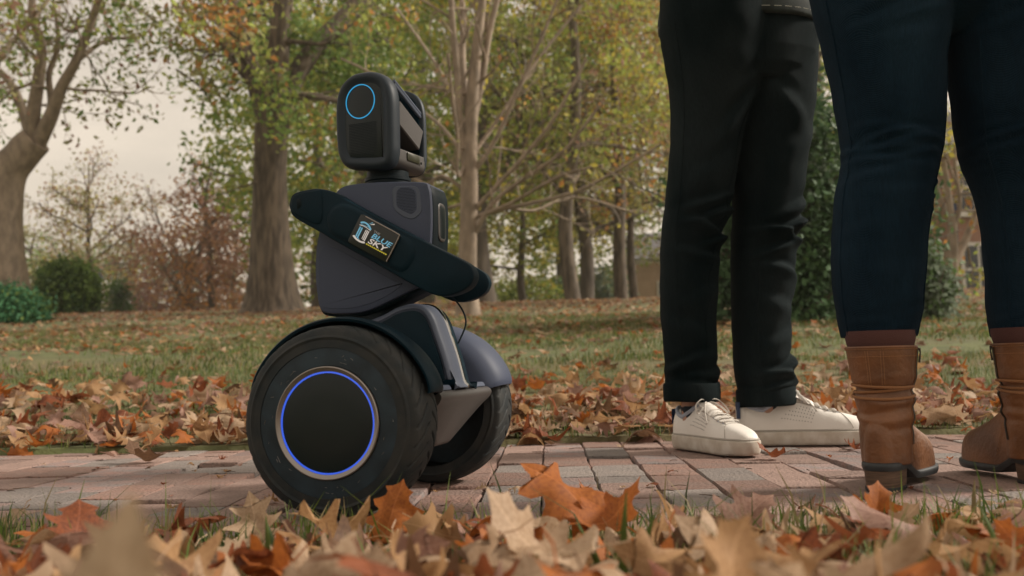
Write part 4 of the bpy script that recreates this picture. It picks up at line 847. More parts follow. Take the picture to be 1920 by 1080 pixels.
# slender tree with long bare branches
D3 = 12.6; sk = Skel(33)
S_, rr_ = trunk(sk, [(876, 606, 44), (876, 570, 38), (877, 500, 34), (878, 420, 33), (880, 350, 32), (880, 290, 29), (884, 200, 26), (893, 100, 20), (905, 0, 15), (915, -90, 10)], D3, flare=.22)
for pix in ([(874, 330, 14), (864, 240, 12), (858, 150, 12), (850, 60, 11), (842, -60, 8)], [(882, 235, 15), (868, 130, 12), (868, 30, 11), (860, -70, 8)], [(884, 240, 15), (904, 150, 12), (918, 60, 11), (945, -50, 8)], [(876, 300, 7), (858, 330, 6), (858, 260, 5), (850, 200, 5), (840, 100, 4)], [(884, 450, 9), (925, 380, 7), (990, 330, 6), (1060, 280, 5), (1130, 190, 4)], [(882, 410, 9), (930, 395, 8), (1000, 380, 6), (1090, 355, 5), (1190, 300, 4), (1240, 270, 3)], [(884, 400, 8), (930, 350, 7), (985, 290, 6), (1040, 220, 5), (1100, 110, 4)], [(884, 420, 8), (940, 390, 7), (1000, 395, 5), (1080, 370, 4), (1190, 400, 3)], [(884, 330, 8), (930, 260, 7), (970, 170, 6), (1020, 60, 5), (1060, -40, 3)], [(880, 300, 8), (940, 215, 6), (1010, 110, 5), (1090, 10, 4)], [(876, 300, 7), (830, 240, 6), (780, 200, 5), (700, 140, 4), (640, 110, 3)], [(874, 360, 6), (830, 330, 5), (800, 345, 4), (770, 330, 3)], [(876, 380, 6), (840, 390, 5), (800, 400, 4), (730, 380, 3)], [(880, 260, 6), (840, 160, 5), (790, 80, 4), (740, 10, 3)], [(886, 410, 7), (960, 380, 6), (1050, 330, 5), (1130, 310, 3)]):
    q, r_ = trunk(sk, [(x, y, w+1.5) for x, y, w in pix], D3, 'branch', 7, dd=sk.g.uniform(-1.6, 1.6))
    for k in range(7):
        i = min(int(len(q)*(.22+.11*k)), len(q)-2); ax = q[i+1]-q[i]; ax /= np.linalg.norm(ax)
        sk.grow(q[i], ax+sk.g.normal(0, .55, 3), sk.g.uniform(.5, 1.1), max(r_[i]*.5, .009), 1, 'twig', .1, 4, .6, .16)
tp = np.array(sk.tips); sk.tips = list(tp[sk.g.random(len(tp)) < .10])
finish_tree(sk, 'slender_tree', 'slender tree with tan trunk and long nearly bare ascending branches on the lawn', grounded(876, D3), M_barks, (F_yellow, F_orange, F_olive), (3, 1, 2), 2, .085, .06)
# wood behind: each tree its own trunk, limbs and crown
def wood_tree(label, px, d, trunk_w, h, leafmats, weights, seed, n=110, per=46, size=.2, low=1.2, rad=None, bark=M_barkd, lean=0., group=None, name='broadleaf_tree', hollow=.3, lim=6):
    b_ = grounded(px, d); sk = Skel(seed); g = sk.g; r = trunk_w/2/FPX*d; top = b_+np.array([lean, g.normal(0, .3), h])
    mid = [b_+(top-b_)*t_+g.normal(0, .10, 3)*[1, 1, 0]*(t_ > 0) for t_ in np.linspace(0, 1, 7)]; S_ = spline(mid, 3)
    sk.mb['trunk'] = MB().tube(S_, list(r*np.linspace(1.15, .2, len(S_))), 12)
    for k in range(lim):
        i = int(len(S_)*(.25+.11*k*6/lim)); i = min(i, len(S_)-2); a = g.uniform(0, TAU); sk.grow(S_[i], (math.cos(a), math.sin(a), g.uniform(.25, .9)), h*.30*g.uniform(.7, 1.2), r*.4, 2, 'limb', .1, 4, .7, .18)
    rad = rad or (h*.42, h*.42, h*.46); c = b_+[lean*.6, 0, low+rad[2]]
    ex = clumps(g, c, rad, int(n*1.1), per, (.40, .40, .22), hollow=hollow)
    sk.tips = [t_ for t_ in sk.tips if g.random() < .5]
    return finish_tree(sk, name, label, b_, bark, leafmats, weights, 4, size*.88, .22, group=group, extra=ex)
GW = 'trees of the wood behind the lawn'
wood_tree('yellow-green tree filling the view behind the robot head', 700, 27, 42, 12, (F_ygreen, F_green, F_yellow), (5, 4, 2), 41, 210, 60, .21, .6, (5.0, 3.5, 6.2), group=GW)
wood_tree('thick dark trunk close behind the slender tree with green crown', 908, 25, 46, 12, (F_ygreen, F_green, F_yellow), (5, 3, 2), 42, 150, 52, .2, 2.2, (4.2, 3.2, 5.0), group=GW)
wood_tree('grey straight trunk with olive and yellow leaves past the bare branches', 1076, 24, 27, 12, (F_olive, F_ygreen, F_yellow, F_rust), (4, 4, 2, 1), 43, 130, 46, .18, 2.3, (3.4, 3, 5.0), M_barkg, .3, group=GW)
wood_tree('brown trunk leaning beside the grey straight trunk in the wood', 1100, 30, 26, 11, (F_olive, F_yellow, F_orange), (4, 3, 2), 44, 120, 46, .2, 2.6, (3.8, 3, 4.6), group=GW)
wood_tree('orange-brown thin-leaved tree in front of the tan wall', 1166, 28, 24, 11, (F_olive, F_brown, F_orange), (4, 3, 2), 45, 90, 40, .19, 2.8, (3.4, 3, 4.6), M_barkg, group=GW)
wood_tree('slim grey tree standing right before the tan brick wall', 1192, 31, 15, 10, (F_olive, F_ygreen, F_brown), (4, 3, 2), 46, 80, 40, .19, 3.0, (3.2, 3, 4.2), M_barkg, group=GW)
wood_tree('golden low-crowned tree glowing between the dark trunks', 985, 33, 15, 7.5, (F_ygreen, F_yellow, F_olive), (3, 4, 2), 47, 130, 50, .22, .4, (4.2, 3, 3.4), group=GW)
wood_tree('tall green tree of the deep wood with wide crown', 800, 42, 30, 17, (F_green, F_ygreen, F_dgreen), (4, 4, 2), 48, 210, 56, .3, .5, (8, 5, 8.5), group=GW)
wood_tree('tall olive tree of the deep wood behind the bare branches', 1060, 45, 30, 18, (F_ygreen, F_olive, F_green), (4, 3, 3), 49, 210, 54, .3, 1.2, (7.5, 5, 8.5), group=GW)
wood_tree('tall brownish tree of the deep wood over the tan wall', 1270, 46, 30, 17, (F_olive, F_brown, F_ygreen), (4, 2, 3), 50, 150, 48, .28, 3.0, (6.5, 5, 7.5), group=GW)
wood_tree('bright green tree standing directly behind the oak trunk', 600, 34, 28, 13, (F_ygreen, F_green, F_yellow), (4, 4, 2), 51, 150, 56, .25, .3, (4.2, 4, 6.2), group=GW)
# far trees on the open side
wood_tree('rusty red tree spreading low beside the oak trunk', 395, 36, 14, 6.2, (F_rust, F_brown, F_orange), (5, 3, 2), 52, 110, 44, .2, .2, (3.6, 3, 2.6), group='far trees at the lawn edge', hollow=.1)
wood_tree('thin brown tree with sparse leaves rising behind the green bush', 165, 46, 13, 8.5, (F_olive, F_brown, F_yellow), (5, 4, 1), 53, 130, 30, .2, .6, (4.4, 3, 4.1), group='far trees at the lawn edge', hollow=.1, lim=11)
wood_tree('pale olive tree far beyond the lamp post', 250, 60, 16, 7, (F_olive, F_grey, F_brown), (4, 3, 2), 54, 150, 44, .3, .2, (7, 4, 3.2), group='far trees at the lawn edge')
wood_tree('mauve flowering-looking small tree low beside the rusty red tree', 330, 44, 10, 4, (F_mauve, F_brown, F_grey), (5, 3, 2), 55, 60, 40, .2, .2, (2.6, 2, 1.7), group='far trees at the lawn edge')
wood_tree('dull green tree far behind the leaning tree trunk', 70, 58, 16, 7, (F_olive, F_green, F_grey), (3, 3, 2), 56, 140, 40, .3, .2, (6, 4, 3.4), group='far trees at the lawn edge')
wood_tree('brown far tree closing the gap next to the oak', 440, 60, 14, 8, (F_brown, F_olive, F_rust), (3, 3, 3), 57, 90, 40, .3, .2, (6, 4, 3.8), group='far trees at the lawn edge')
# a twiggy bare tree right of the open sky
sk = Skel(61); b_ = grounded(350, 40)
sk.mb['trunk'] = MB().tube(spline([b_, b_+[.1, 0, 1.5], b_+[.0, 0, 3.0]], 4), list(np.linspace(.16, .09, 9)), 10)
for k in range(9): sk.grow(b_+[0, 0, 1.2+.2*k], (sk.g.normal(0, .8), sk.g.normal(0, .5), 1.), 3.2, .06, 2, 'limb', .1, 5, .55, .14)
sk.tips = sk.tips[::9]; finish_tree(sk, 'bare_tree', 'leafless twiggy tree against the sky beside the oak', b_, M_barkg, (F_brown, F_rust), (1, 1), 2, .14, .1)
# shrubs
def shrub(name, label, px, ytop, ybot, wpx, d, leafmats, weights, seed, n, per, size, s, hollow=.55, squash=1., group=None):
    b_ = grounded(px, d); g = np.random.default_rng(seed); top = at(px, ytop, d)[2]; h = top-b_[2]; w = wpx/2/FPX*d; sk = Skel(seed)
    for k in range(7): sk.grow(b_, (g.normal(0, .6), g.normal(0, .6), 1.), h*.7, .03, 1, 'stem', .1, 3, .5, .15)
    sk.tips = []
    return finish_tree(sk, name, label, b_, M_barkd, leafmats, weights, 0, size, .1, 'shrub', group, clumps(g, b_+[0, 0, h*.48], (w, w*.9*squash, h*.54), n, per, s, -.95, hollow))
shrub('dome_shrub', 'low rounded blue-green shrub under the leaning tree', 16, 548, 590, 112, 15.2, (F_blueg, F_green), (6, 1), 71, 260, 60, .07, (.09, .09, .07), .82)
shrub('round_bush', 'dense green conical bush next to the dome-shaped shrub', 128, 494, 590, 88, 24, (F_dgreen, F_ever, F_green), (5, 1, 4), 72, 170, 70, .12, (.16, .16, .12), .6)
shrub('small_shrub', 'small dark green shrub beside the lamp post', 222, 530, 590, 24, 40, (F_dgreen, F_grey), (3, 1), 73, 50, 40, .16, (.2, .2, .15))
shrub('low_bush', 'low green bush in the shade among the wood trunks', 1000, 530, 580, 190, 36, (F_dgreen, F_ygreen), (3, 2), 74, 90, 40, .18, (.25, .25, .18))
shrub('low_bush', 'dark low bush behind the two brown trunks', 1110, 520, 580, 150, 38, (F_ever, F_dgreen), (3, 2), 75, 80, 40, .18, (.25, .25, .18))
shrub('pale_shrub', 'pale whitish shrub at the foot of the slim trunks', 1130, 510, 575, 46, 34, (F_grey, F_olive), (3, 1), 76, 30, 34, .17, (.16, .16, .2))
# holly filling the view between the two people, grey shrub and small yellow tree on their far side
DH = 9.0
shrub('holly_bush', 'tall dark glossy holly standing behind the two people', 1452, 130, 612, 330, DH, (F_holly, F_ever, F_dgreen, F_grey), (6, 4, 2, 1), 77, 420, 58, .075, (.13, .12, .10), .5)
shrub('holly_bush', 'second dark holly with lighter leaf tips next to the tall one', 1612, 250, 612, 260, DH+1.5, (F_holly, F_dgreen, F_grey), (5, 3, 2), 78, 240, 50, .08, (.14, .12, .11), .5)
shrub('grey_shrub', 'grey-green loose shrub beside the navy jeans', 1735, 470, 610, 90, 8.2, (F_grey, F_dgreen), (3, 2), 79, 90, 44, .06, (.07, .07, .08), .3)
wood_tree('green tree rising over the tall holly', 1560, 19, 26, 11, (F_green, F_olive, F_ygreen), (5, 2, 2), 80, 130, 50, .17, 2.0, (2.6, 2.4, 4.6), group=GW)
wood_tree('brown-leaved tree over the roof of the brick house', 1760, 34, 24, 12, (F_olive, F_yellow, F_brown), (4, 3, 2), 81, 120, 46, .22, 2.2, (3.8, 3, 5.2), group=GW)
sk = Skel(82); DY = 13.
trunk(sk, [(1780, 598, 34), (1781, 560, 26), (1784, 500, 22), (1786, 440, 18), (1780, 380, 12), (1770, 300, 8)], DY)
for pix in ([(1784, 505, 18), (1806, 460, 15), (1826, 410, 12), (1850, 340, 9), (1880, 270, 6)], [(1786, 440, 10), (1800, 380, 8), (1790, 300, 6), (1800, 200, 4)], [(1782, 420, 8), (1760, 360, 7), (1740, 280, 5)]):
    q, r_ = trunk(sk, pix, DY, 'limb', 8, dd=sk.g.uniform(-.6, .6))
    for k in range(5): i = min(int(len(q)*(.3+.15*k)), len(q)-2); sk.grow(q[i], sk.g.normal(size=3), .8, .02, 1, 'branch', .0, 4, .7, .2)
finish_tree(sk, 'small_tree', 'small forked tree with yellow-orange leaves in front of the brick house', grounded(1780, DY), M_barks, (F_yellow, F_ygreen, F_orange, F_olive), (4, 3, 2, 2), 5, .10, .14)

# ------------------------------------------------------------------ buildings, posts
M_brickw = mat('far_brick_wall', (.33, .185, .125), .9, col2=(.27, .145, .10), scale=5, bump=.3, bscale=30)
M_tanw = mat('far_tan_wall', (.46, .32, .225), .9, var=.08, scale=3)
M_roof = mat('roof_slate', (.10, .095, .10), .8, var=.2, scale=5); M_trim = mat('white_trim', (.62, .58, .53), .6); M_pane = mat('window_glass', (.03, .035, .04), .1)
def house(label, px0, px1, d, height, m_, storeys, cols_, roof_h, dep=9., base_off=-.3):
    p0, p1 = at(px0, 575, d), at(px1, 575, d); w = p1[0]-p0[0]; x0, y0 = p0[0], p0[1]; zb = gz((p0[0]+p1[0])/2, y0)+base_off
    r = tag(empty('brick_house', (x0+w/2, y0+dep/2, zb)), label, 'building'); o = np.array(r.location)
    MB().box((0, 0, height/2), (w/2, dep/2, height/2)).build('wall', m_, r, False)
    e = .45; V = [(-w/2-e, -dep/2-e, height), (w/2+e, -dep/2-e, height), (w/2+e, dep/2+e, height), (-w/2-e, dep/2+e, height), (-w/2-e, 0, height+roof_h), (w/2+e, 0, height+roof_h)]
    pyd('roof', V, [(0, 1, 5, 4), (2, 3, 4, 5), (0, 4, 3), (1, 2, 5), (0, 3, 2, 1)], M_roof, r)
    MB().box((0, -dep/2-.06, height-.12), (w/2+.2, .1, .14)).build('cornice', M_trim, r, False)
    for s in range(storeys):
        for c in range(cols_):
            x = -w/2+w*(c+.5)/cols_; z = height*(s+.5)/storeys
            f = MB().box((x, -dep/2-.01, z), (.55, .05, .85)).build('window', M_trim, r, False)
            for sx in (-1, 1):
                for sz in (-1, 1): MB().box((x+sx*.24, -dep/2-.065, z+sz*.39), (.20, .012, .34)).build('pane', M_pane, f, False)
            MB().box((x, -dep/2-.09, z-.9), (.65, .10, .05)).build('sill', M_trim, f, False)
    return r
house('tan brick building half hidden by trunks of the wood', 1196, 1420, 52, 4.1, M_tanw, 1, 2, 2.0)
house('low pink-walled building seen under the robot arm', 690, 868, 75, 4.3, M_tanw, 1, 4, 1.2)
house('red-brown brick house beyond the small yellow tree', 1795, 2150, 30, 5.2, M_brickw, 2, 4, 2.2)
M_post = mat('dark_green_post', (.012, .022, .026), .5); M_lampg = mat('frosted_lamp_glass', (.55, .56, .55), .3); M_bluep = mat('blue_banner', (.012, .035, .09), .6)
lp = grounded(186, 43); lpo = tag(empty('lamp_post', lp), 'dark lamp post with frosted lantern at the lawn edge by the green bush', 'lamp post')
MB().rings([oval(0, 0, z, r_, r_, 12) for z, r_ in ((0, .16), (.25, .16), (.3, .07), (2.2, .055), (2.25, .1), (2.3, .1))]).build('post', M_post, lpo)
MB().rings([oval(0, 0, z, r_, r_, 8) for z, r_ in ((2.3, .10), (2.7, .19), (2.72, .19))]).build('lantern', M_lampg, lpo, angle=20); MB().rings([oval(0, 0, z, r_, r_, 8) for z, r_ in ((2.72, .23), (2.86, .1), (2.98, .02))]).build('lantern_cap', M_post, lpo, angle=20)
bp_ = grounded(1797, 15); bpo = tag(empty('banner_pole', bp_), 'dark blue pole with narrow banner beside the small yellow tree', 'pole')
MB().rings([oval(0, 0, z, r_, r_, 10) for z, r_ in ((0, .05), (.08, .05), (.1, .03), (1.62, .028))]).build('pole', M_post, bpo)
MB().box((0, -.05, 1.15), (.045, .012, .40)).build('banner', M_bluep, bpo, False)
# ------------------------------------------------------------------ fallen leaves and grass
LEAFC = {'tan': ((.41, .245, .12), (.31, .17, .08)), 'pale': ((.47, .335, .225), (.37, .245, .15)), 'orange': ((.40, .13, .027), (.29, .085, .020)), 'rust': ((.26, .080, .032), (.14, .045, .022)), 'brown': ((.17, .092, .050), (.11, .060, .035)), 'rosy': ((.36, .215, .165), (.26, .14, .105))}
LM = {k: leaf_mat('fallen_leaf_'+k, *v) for k, v in LEAFC.items()}; LK = list(LEAFC)
HALF = {0: [(.012, .0), (.05, .06), (.14, .09), (.40, .06), (.47, .10), (.33, .17), (.24, .25), (.23, .32), (.34, .37), (.52, .41), (.50, .46), (.33, .50), (.22, .55), (.19, .61), (.27, .68), (.36, .78), (.31, .80), (.17, .77), (.11, .83), (.07, .90), (0, 1.0)],
        1: [(.012, .0), (.09, .04), (.26, .04), (.33, .09), (.22, .16), (.20, .23), (.38, .27), (.44, .33), (.30, .39), (.22, .44), (.21, .50), (.33, .56), (.38, .64), (.24, .66), (.16, .70), (.15, .76), (.20, .83), (.12, .86), (.07, .90), (.03, .95), (0, 1.0)],
        2: [(.012, 0), (.06, .03), (.12, .07), (.17, .12), (.21, .17), (.24, .23), (.26, .29), (.275, .35), (.28, .41), (.28, .47), (.27, .53), (.25, .59), (.23, .65), (.20, .71), (.17, .77), (.135, .82), (.10, .87), (.07, .91), (.04, .95), (.015, .98), (0, 1.0)]}
def leaf_geo(seed):
    g = np.random.default_rng(seed); h = np.array(HALF[(0, 1, 0, 1, 2)[seed % 5]]); h = h*np.array([g.uniform(.85, 1.12), 1])
    V, UV, F = [], [], []
    fr = (0, .34, .68, 1.); n = len(h)
    for s in (1, -1):
        b_ = len(V)
        for (x, y) in h:
            for f in fr:
                xx, yy = s*x*f, y*(.72+.28*f)+.28*(1-f)*y*1.0 if False else y-(.10*(1-f)*x if f < 1 else 0)
                V.append((xx, yy, 0)); UV.append((.5+xx*.9, y))
        for i in range(n-1):
            for j in range(3):
                q = [b_+i*4+j, b_+i*4+j+1, b_+(i+1)*4+j+1, b_+(i+1)*4+j]; F.append(q if s > 0 else q[::-1])
    V = np.array(V); x, y = V[:, 0], V[:, 1]
    c1, c2, tw, ph = g.uniform(.3, 1.5)*(1 if g.random() < .7 else -.7), g.uniform(-.9, 1.1), g.uniform(-.6, .6), g.uniform(0, 6)
    r_ = 1/(.35+g.uniform(0, .8)); a = x*c1*1.6
    z = c1*x*x*1.2+c2*(y-.45)**2+tw*x*(y-.4)+.06*np.sin(8*x+ph)*np.cos(7*y+ph)+.16*np.abs(x)*np.sin(10*y+ph)+.22*np.abs(x)**1.5*np.sin(5*y+2*ph)
    V[:, 0] = np.sign(x)*np.abs(x)**1.0*np.cos(np.clip(a, -1.1, 1.1)*.6); V[:, 2] = z; V[:, 1] = .45+(y-.45)*(1-.12*abs(c2))
    V[:, 2] -= V[:, 2].min()
    # stalk: two crossing strips
    b_ = len(V); k0 = V[0].copy(); e_ = k0+[g.uniform(-.15, .15), -.32, g.uniform(.0, .2)]; m_ = (k0+e_)/2+[0, 0, .04]; sv = []
    for p in (k0, m_, e_): sv += [p+[.008, 0, 0], p-[.008, 0, 0], p+[0, 0, .010], p-[0, 0, .010]]
    V = np.vstack([V, sv]); UV += [(.5, .0)]*12
    for i in range(2): F += [[b_+i*4, b_+i*4+1, b_+i*4+5, b_+i*4+4], [b_+i*4+2, b_+i*4+3, b_+i*4+7, b_+i*4+6]]
    V[:, 1] -= .45
    return V, np.array(F), np.array(UV)
GEO = [leaf_geo(100+i) for i in range(14)]
LMESH = {}
def leaf_mesh(ci, gi):
    if (ci, gi) not in LMESH:
        V, F, UV = GEO[gi]; o = fast('fallen_leaf', V, F, LM[LK[ci]], smooth=True, uv=UV); LMESH[(ci, gi)] = o.data; bpy.data.objects.remove(o)
    return LMESH[(ci, gi)]
def euler(rx, ry, rz):
    return np.array(Matrix.Rotation(rz, 3, 'Z') @ Matrix.Rotation(ry, 3, 'Y') @ Matrix.Rotation(rx, 3, 'X'))
gl = np.random.default_rng(77); leaves = []
def put(x, y, size, lift, tilt, ci=None, gi=None, rz=None, p=None, z=None):
    ci = int(gl.choice(6, p=p or [.26, .24, .13, .13, .10, .14])) if ci is None else ci; gi = int(gl.integers(14)) if gi is None else gi
    a = gl.uniform(0, TAU) if rz is None else rz; t_ = gl.normal(0, tilt); t2 = gl.normal(0, tilt)
    if gl.random() < .35: t_ += math.pi
    R_ = euler(t_, t2, a); zz = (GEO[gi][0]@R_.T)[:, 2].min()*size
    base = float(ground_z(np.array(x), np.array(y))) if z is None else z
    leaves.append((np.array([x, y, base-zz*.8+lift]), R_, size, ci, gi))
def free(x, y, m_=.0): return abs(path_v(x, y)) > PATH_HALF+m_
# carpet in front of the path
n = 0
while n < 520:
    y = gl.uniform(.52, 1.33); x = gl.uniform(-.68, .68)*(y+.16)
    if path_v(x, y) > -PATH_HALF+gl.uniform(-.06, .02): continue
    put(x, y, gl.uniform(.055, .105), gl.uniform(0, .010), .40 if gl.random() < .78 else .9)
    P_, R_, s_, ci, gi = leaves[-1]; q = (GEO[gi][0]@R_.T)*s_+P_-CAM; top = (540-FPX*(q@_U)/(q@_F)+.025*(960+FPX*(q@_R)/(q@_F)-960)).min()
    if top < 962-gl.exponential(13): leaves.pop(); continue
    n += 1
# beyond the path: dense drift, then thinner over the turf, then thick again up the slope
def dens(x, y):
    v = path_v(x, y)-PATH_HALF; s = .5+.5*math.sin(x*1.3+.7*math.sin(y*2.1))
    if v < 1.25: return 1.0-.25*v
    if v < 2.1: return .22+.12*s
    if v < 3.9: return .04+.07*s
    if v < 5.2: return .35+.2*s
    return .62+.2*s
n = 0
while n < 1500:
    y = gl.uniform(2.62, 4.4); x = gl.uniform(-.72, .72)*y
    if path_v(x, y) < PATH_HALF+gl.uniform(-.05, .02) or gl.random() > dens(x, y): continue
    put(x, y, gl.uniform(.065, .115), gl.uniform(0, .012), .30 if gl.random() < .74 else .75, p=[.23, .25, .17, .14, .08, .13]); n += 1
big = len(leaves)
n = 0
while n < 2600:
    y = gl.uniform(4.4, 9); x = gl.uniform(-.75, .75)*y
    if gl.random() > dens(x, y): continue
    put(x, y, gl.uniform(.05, .085), 0., .28, p=[.30, .25, .08, .13, .11, .13]); n += 1
n = 0
while n < 17000:
    y = math.sqrt(gl.uniform(81, 27**2)); x = gl.uniform(-.62, .62)*y
    if gl.random() > dens(x, y): continue
    put(x, y, gl.uniform(.055, .095), 0., .32, p=[.30, .24, .05, .13, .13, .15]); n += 1
# small torn bits lying on the bricks
for k in range(70):
    y = 1.36+1.26*gl.beta(.6, .6); put(gl.uniform(-.52, .52)*y, y, gl.uniform(.012, .028), 0., .15, z=.002)
for x, y in ((-1.05, 2.50), (-.62, 2.58), (.10, 2.60), (.95, 2.52), (1.2, 2.56), (-.75, 1.44), (.42, 1.40)): put(x, y, gl.uniform(.05, .08), 0., .15, z=.003)
# chosen leaves the photograph shows singly
special = []
def one(px, py, d, size, ci, gi, rot_, label, z=None):
    p = at(px, py, d); special.append((p, euler(*[math.radians(q) for q in rot_]), size, ci, gi, label))
one(215, 1400, .26, .13, 1, 2, (84, 6, 8), 'large pale tan leaf standing upright apart in front of all the others')
one(1150, 975, 1.10, .10, 2, 3, (30, 20, -60), 'smaller orange leaf tucked beside the large bright curled one')
one(1050, 968, 1.14, .13, 2, 10, (34, -20, 55), 'large bright orange curled leaf standing proud of the carpet')
one(742, 972, 1.16, .085, 2, 1, (62, 10, -20), 'orange leaf with two raised points in front of the wheel')
one(1640, 962, 1.12, .075, 2, 8, (72, 20, 10), 'upright orange leaf with pale rolled tip before the boot heel')
one(140, 1005, 1.04, .09, 3, 6, (40, 20, 40), 'dark rust leaf with thin raised point near the standing tan leaf')
one(480, 985, 1.16, .075, 1, 7, (60, -12, 8), 'pale pointed leaf leaning against the wheel')
one(605, 1003, 1.08, .10, 0, 5, (22, 8, 100), 'broad tan leaf lying before the wheel')
one(1400, 975, 1.12, .09, 5, 8, (36, 24, -50), 'dusty rose leaf standing on edge beside the sneaker bricks')
one(1000, 1040, .82, .12, 1, 3, (25, -10, 80), 'pale flat leaf below the bright orange curled leaf')
for (px, py, d, size, ci, gi, rz, label) in ((262, 872, 2.36, .12, 4, 3, 70, 'dry brown leaf lying alone on the brick path'), (1445, 862, 2.10, .075, 3, 3, 70, 'small red-brown leaf lying on the bricks beside the white sneakers'), (1598, 846, 2.25, .05, 3, 5, 20, 'tiny dark red leaf on the bricks between the sneaker and the boot')):
    p = at(px, py, d); R_ = euler(math.radians(16), math.radians(14), math.radians(rz)); zz = (GEO[gi][0]@R_.T)[:, 2].min()*size
    special.append((np.array([p[0], p[1], .003-zz]), R_, size, ci, gi, label))
def leaf_obj(pos, R_, size, ci, gi):
    o = link('fallen_leaf', leaf_mesh(ci, gi)); M4 = Matrix([list(R_[i]*size)+[pos[i]] for i in range(3)]+[[0, 0, 0, 1]]); o.matrix_world = M4; return o
for pos, R_, size, ci, gi, label in special: tag(leaf_obj(pos, R_, size, ci, gi), label, 'leaf')
def shown(l):
    v = l[0]-CAM; d = v@_F; px, py = 960+FPX*(v@_R)/d, 540-FPX*(v@_U)/d
    return l[2]/d*(1 if (-40 < px < 1960 and py < 1130 and d > .2) else 0)
order = sorted(range(len(leaves)), key=lambda i: -shown(leaves[i])); single = set(order[:140]) | set([i for i in order if leaves[i][0][1] > 2.5][:145])
CN = {'tan': 'tan', 'pale': 'pale buff', 'orange': 'orange', 'rust': 'rust red', 'brown': 'dull brown', 'rosy': 'dusty rose'}
for i in single:
    l = leaves[i]; o = leaf_obj(*l); near = l[0][1] < 2.0; c = CN[LK[l[3]]]
    up = abs(l[1][2][2]); pose = 'flat' if up > .88 else ('tilted' if up > .6 else 'upright'); x_, y_ = l[0][0], l[0][1]
    if abs(path_v(x_, y_)) < PATH_HALF-.02: where = 'strayed onto the bricks of the path'
    elif near: where = 'in the grass before the robot wheel' if x_ < -.05 else ('in the grass before the sneakers' if x_ < .32 else 'in the grass before the tan boots')
    else: where = ('on the lawn edge behind the robot' if x_ < .15 else ('on the lawn edge behind the white sneakers' if x_ < .85 else 'on the lawn edge past the tan boots')) if y_ < 3.2 else ('further up the lawn behind the robot' if x_ < .3 else 'further up the lawn behind the two people')
    tag(o, f'{pose} {c} fallen leaf {where}', 'leaf', f'{pose} {c} leaves {where}')
rest = [i for i in range(len(leaves)) if i not in single]
VV_, FF_, UV_, MI_ = [], [], [], []; off = 0
SIMPLE = [0, 1, 2, 3]
for i in rest:
    pos, R_, size, ci, gi = leaves[i]; V, F, UV = GEO[gi]
    if pos[1] > 6:            # far leaves: a folded five-point blade is all that can be told apart
        V0 = np.array([(0, -.5, .12), (.42, -.1, .0), (.18, .12, .1), (0, .55, .05), (-.18, .12, .12), (-.42, -.1, .02)]); F = np.array([[0, 1, 2, 3], [0, 3, 4, 5]]); V = V0; UV = V0[:, :2]*.9+.5
    VV_.append(V@R_.T*size+pos); FF_.append(F+off); UV_.append(UV); MI_.append(np.full(len(F), ci)); off += len(V)
tag(fast('leaf_litter', np.vstack(VV_), np.vstack(FF_), [LM[k] for k in LK], smooth=True, mi=np.concatenate(MI_), uv=np.vstack(UV_)), 'mixed tan and orange leaf litter spread over the lawn', 'leaf litter', kind='stuff')
# grass blades
G1, G2, G3 = (mat('grass_'+n_, c, .6, trans=.3, var=.2, scale=3) for n_, c in (('green', (.115, .165, .028)), ('deep', (.050, .082, .018)), ('straw', (.27, .215, .10))))
def blades(n, yr, hr, wr, xw, g, keep):
    y = np.sqrt(g.uniform(yr[0]**2, yr[1]**2, n)); x = g.uniform(-xw, xw, n)*(y+.15); k = keep(x, y); x, y = x[k], y[k]; n = len(x); z = ground_z(x, y)-.004
    h = g.uniform(*hr, n)*np.where(g.random(n) < .06, 1.7, 1.); a = g.uniform(0, TAU, n); ln = g.normal(0, .45, n)*h; b_ = g.uniform(0, TAU, n); w = g.uniform(*wr, n)
    dx, dy = np.cos(a)*w/2, np.sin(a)*w/2; lx, ly = np.cos(b_)*ln, np.sin(b_)*ln
    P0 = np.stack([x-dx, y-dy, z], 1); P1 = np.stack([x+dx, y+dy, z], 1); P2 = np.stack([x+dx*.8+lx*.35, y+dy*.8+ly*.35, z+h*.6], 1); P3 = np.stack([x-dx*.8+lx*.35, y-dy*.8+ly*.35, z+h*.6], 1)
    P4 = np.stack([x+lx+dx*.1, y+ly+dy*.1, z+h*.96], 1); P5 = np.stack([x+lx-dx*.1, y+ly-dy*.1, z+h*.96], 1)
    V = np.stack([P0, P1, P2, P3, P4, P5], 1).reshape(-1, 3); q = np.arange(n)*6
    F = np.stack([q, q+1, q+2, q+3, q+3, q+2, q+4, q+5], 1).reshape(-1, 4); mi = np.repeat(g.choice(3, n, p=[.42, .3, .28]), 2)
    return V, F, mi
gg = np.random.default_rng(9)
def patch(x, y): return np.sin(x*2.3+1.1*np.sin(y*1.9))+np.sin(y*2.9+.8*x)+gg.normal(0, .6, len(x)) > -.3
A_ = blades(8000, (.60, 1.33), (.025, .060), (.0018, .0034), .75, gg, lambda x, y: (path_v(x, y) < -PATH_HALF) & patch(x*2.2, y*2.2))
B_ = blades(37000, (2.66, 5.2), (.018, .045), (.002, .0036), .74, gg, lambda x, y: (path_v(x, y) > PATH_HALF+.01) & patch(x*1.6, y*1.6))
C_ = blades(92000, (5.0, 12), (.022, .05), (.004, .008), .74, gg, patch)
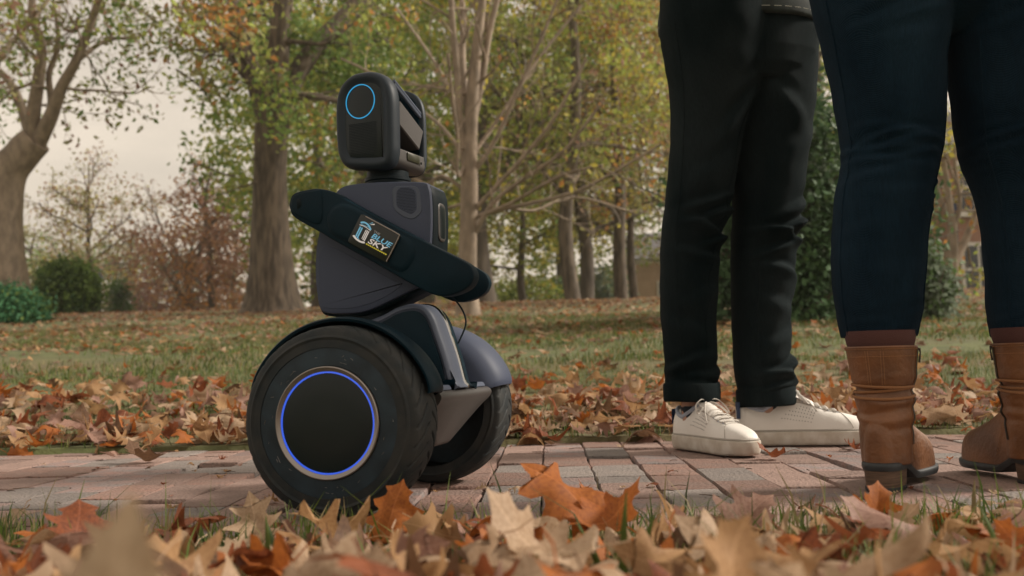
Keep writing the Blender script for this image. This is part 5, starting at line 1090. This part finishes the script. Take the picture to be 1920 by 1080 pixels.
V = np.vstack([A_[0], B_[0], C_[0]]); F = np.vstack([A_[1], B_[1]+len(A_[0]), C_[1]+len(A_[0])+len(B_[0])]); mi = np.concatenate([A_[2], B_[2], C_[2]])
tag(fast('grass', V, F, [G1, G2, G3], mi=mi), 'short green and straw grass growing through the leaves', 'grass', kind='stuff')
# the few tall fresh blades in front
for px, py, d, h, ci in ((1165, 1010, .86, .10, 0), (1135, 1030, .84, .075, 0), (1195, 1000, .88, .085, 0), (1085, 1050, .85, .06, 0), (1880, 1040, .9, .075, 0), (1560, 985, 1.12, .05, 0), (505, 1010, 1.0, .07, 0), (520, 1000, 1.02, .06, 1), (838, 1030, .9, .05, 0), (1825, 960, 1.15, .07, 2)):
    p = at(px, py, d); z = gz(p[0], p[1]); g_ = gl.normal(0, .012, 2); w = .0035
    pts = [np.array([p[0]+g_[0]*t_*t_, p[1]+g_[1]*t_*t_, z+h*t_]) for t_ in np.linspace(0, 1, 7)]
    mb = MB(); mb.rings([[q+[-w*k, 0, 0], q+[0, -.0008, 0], q+[w*k, 0, 0], q+[0, .0008, 0]] for q, k in zip(pts, (.8, 1, 1, .95, .8, .5, .08))])
    o = mb.build('grass_blade', (G1, G2, G3)[ci], None, angle=30, off=np.array([p[0], p[1], z])); o.location = (p[0], p[1], z)
    tag(o, ('tall straw' if ci == 2 else 'tall fresh green')+' grass blade sticking up through the leaf carpet', 'grass blade', ('straw' if ci == 2 else 'fresh green')+' grass blades in the leaf carpet')

# ------------------------------------------------------------------ thin autumn haze
M_haze = bpy.data.materials.new('haze_air'); M_haze.use_nodes = True; t = M_haze.node_tree; t.nodes.clear()
pv = t.nodes.new('ShaderNodeVolumePrincipled'); pv.inputs['Color'].default_value = (.93, .90, .86, 1); pv.inputs['Density'].default_value = .0009; pv.inputs['Anisotropy'].default_value = .2
ou = t.nodes.new('ShaderNodeOutputMaterial'); t.links.new(pv.outputs[0], ou.inputs['Volume'])
tag(MB().box((0, 170, 10.5), (420, 260, 13.0)).build('haze', M_haze, None, False), 'thin pale autumn haze over the lawn and wood', 'haze', kind='stuff')
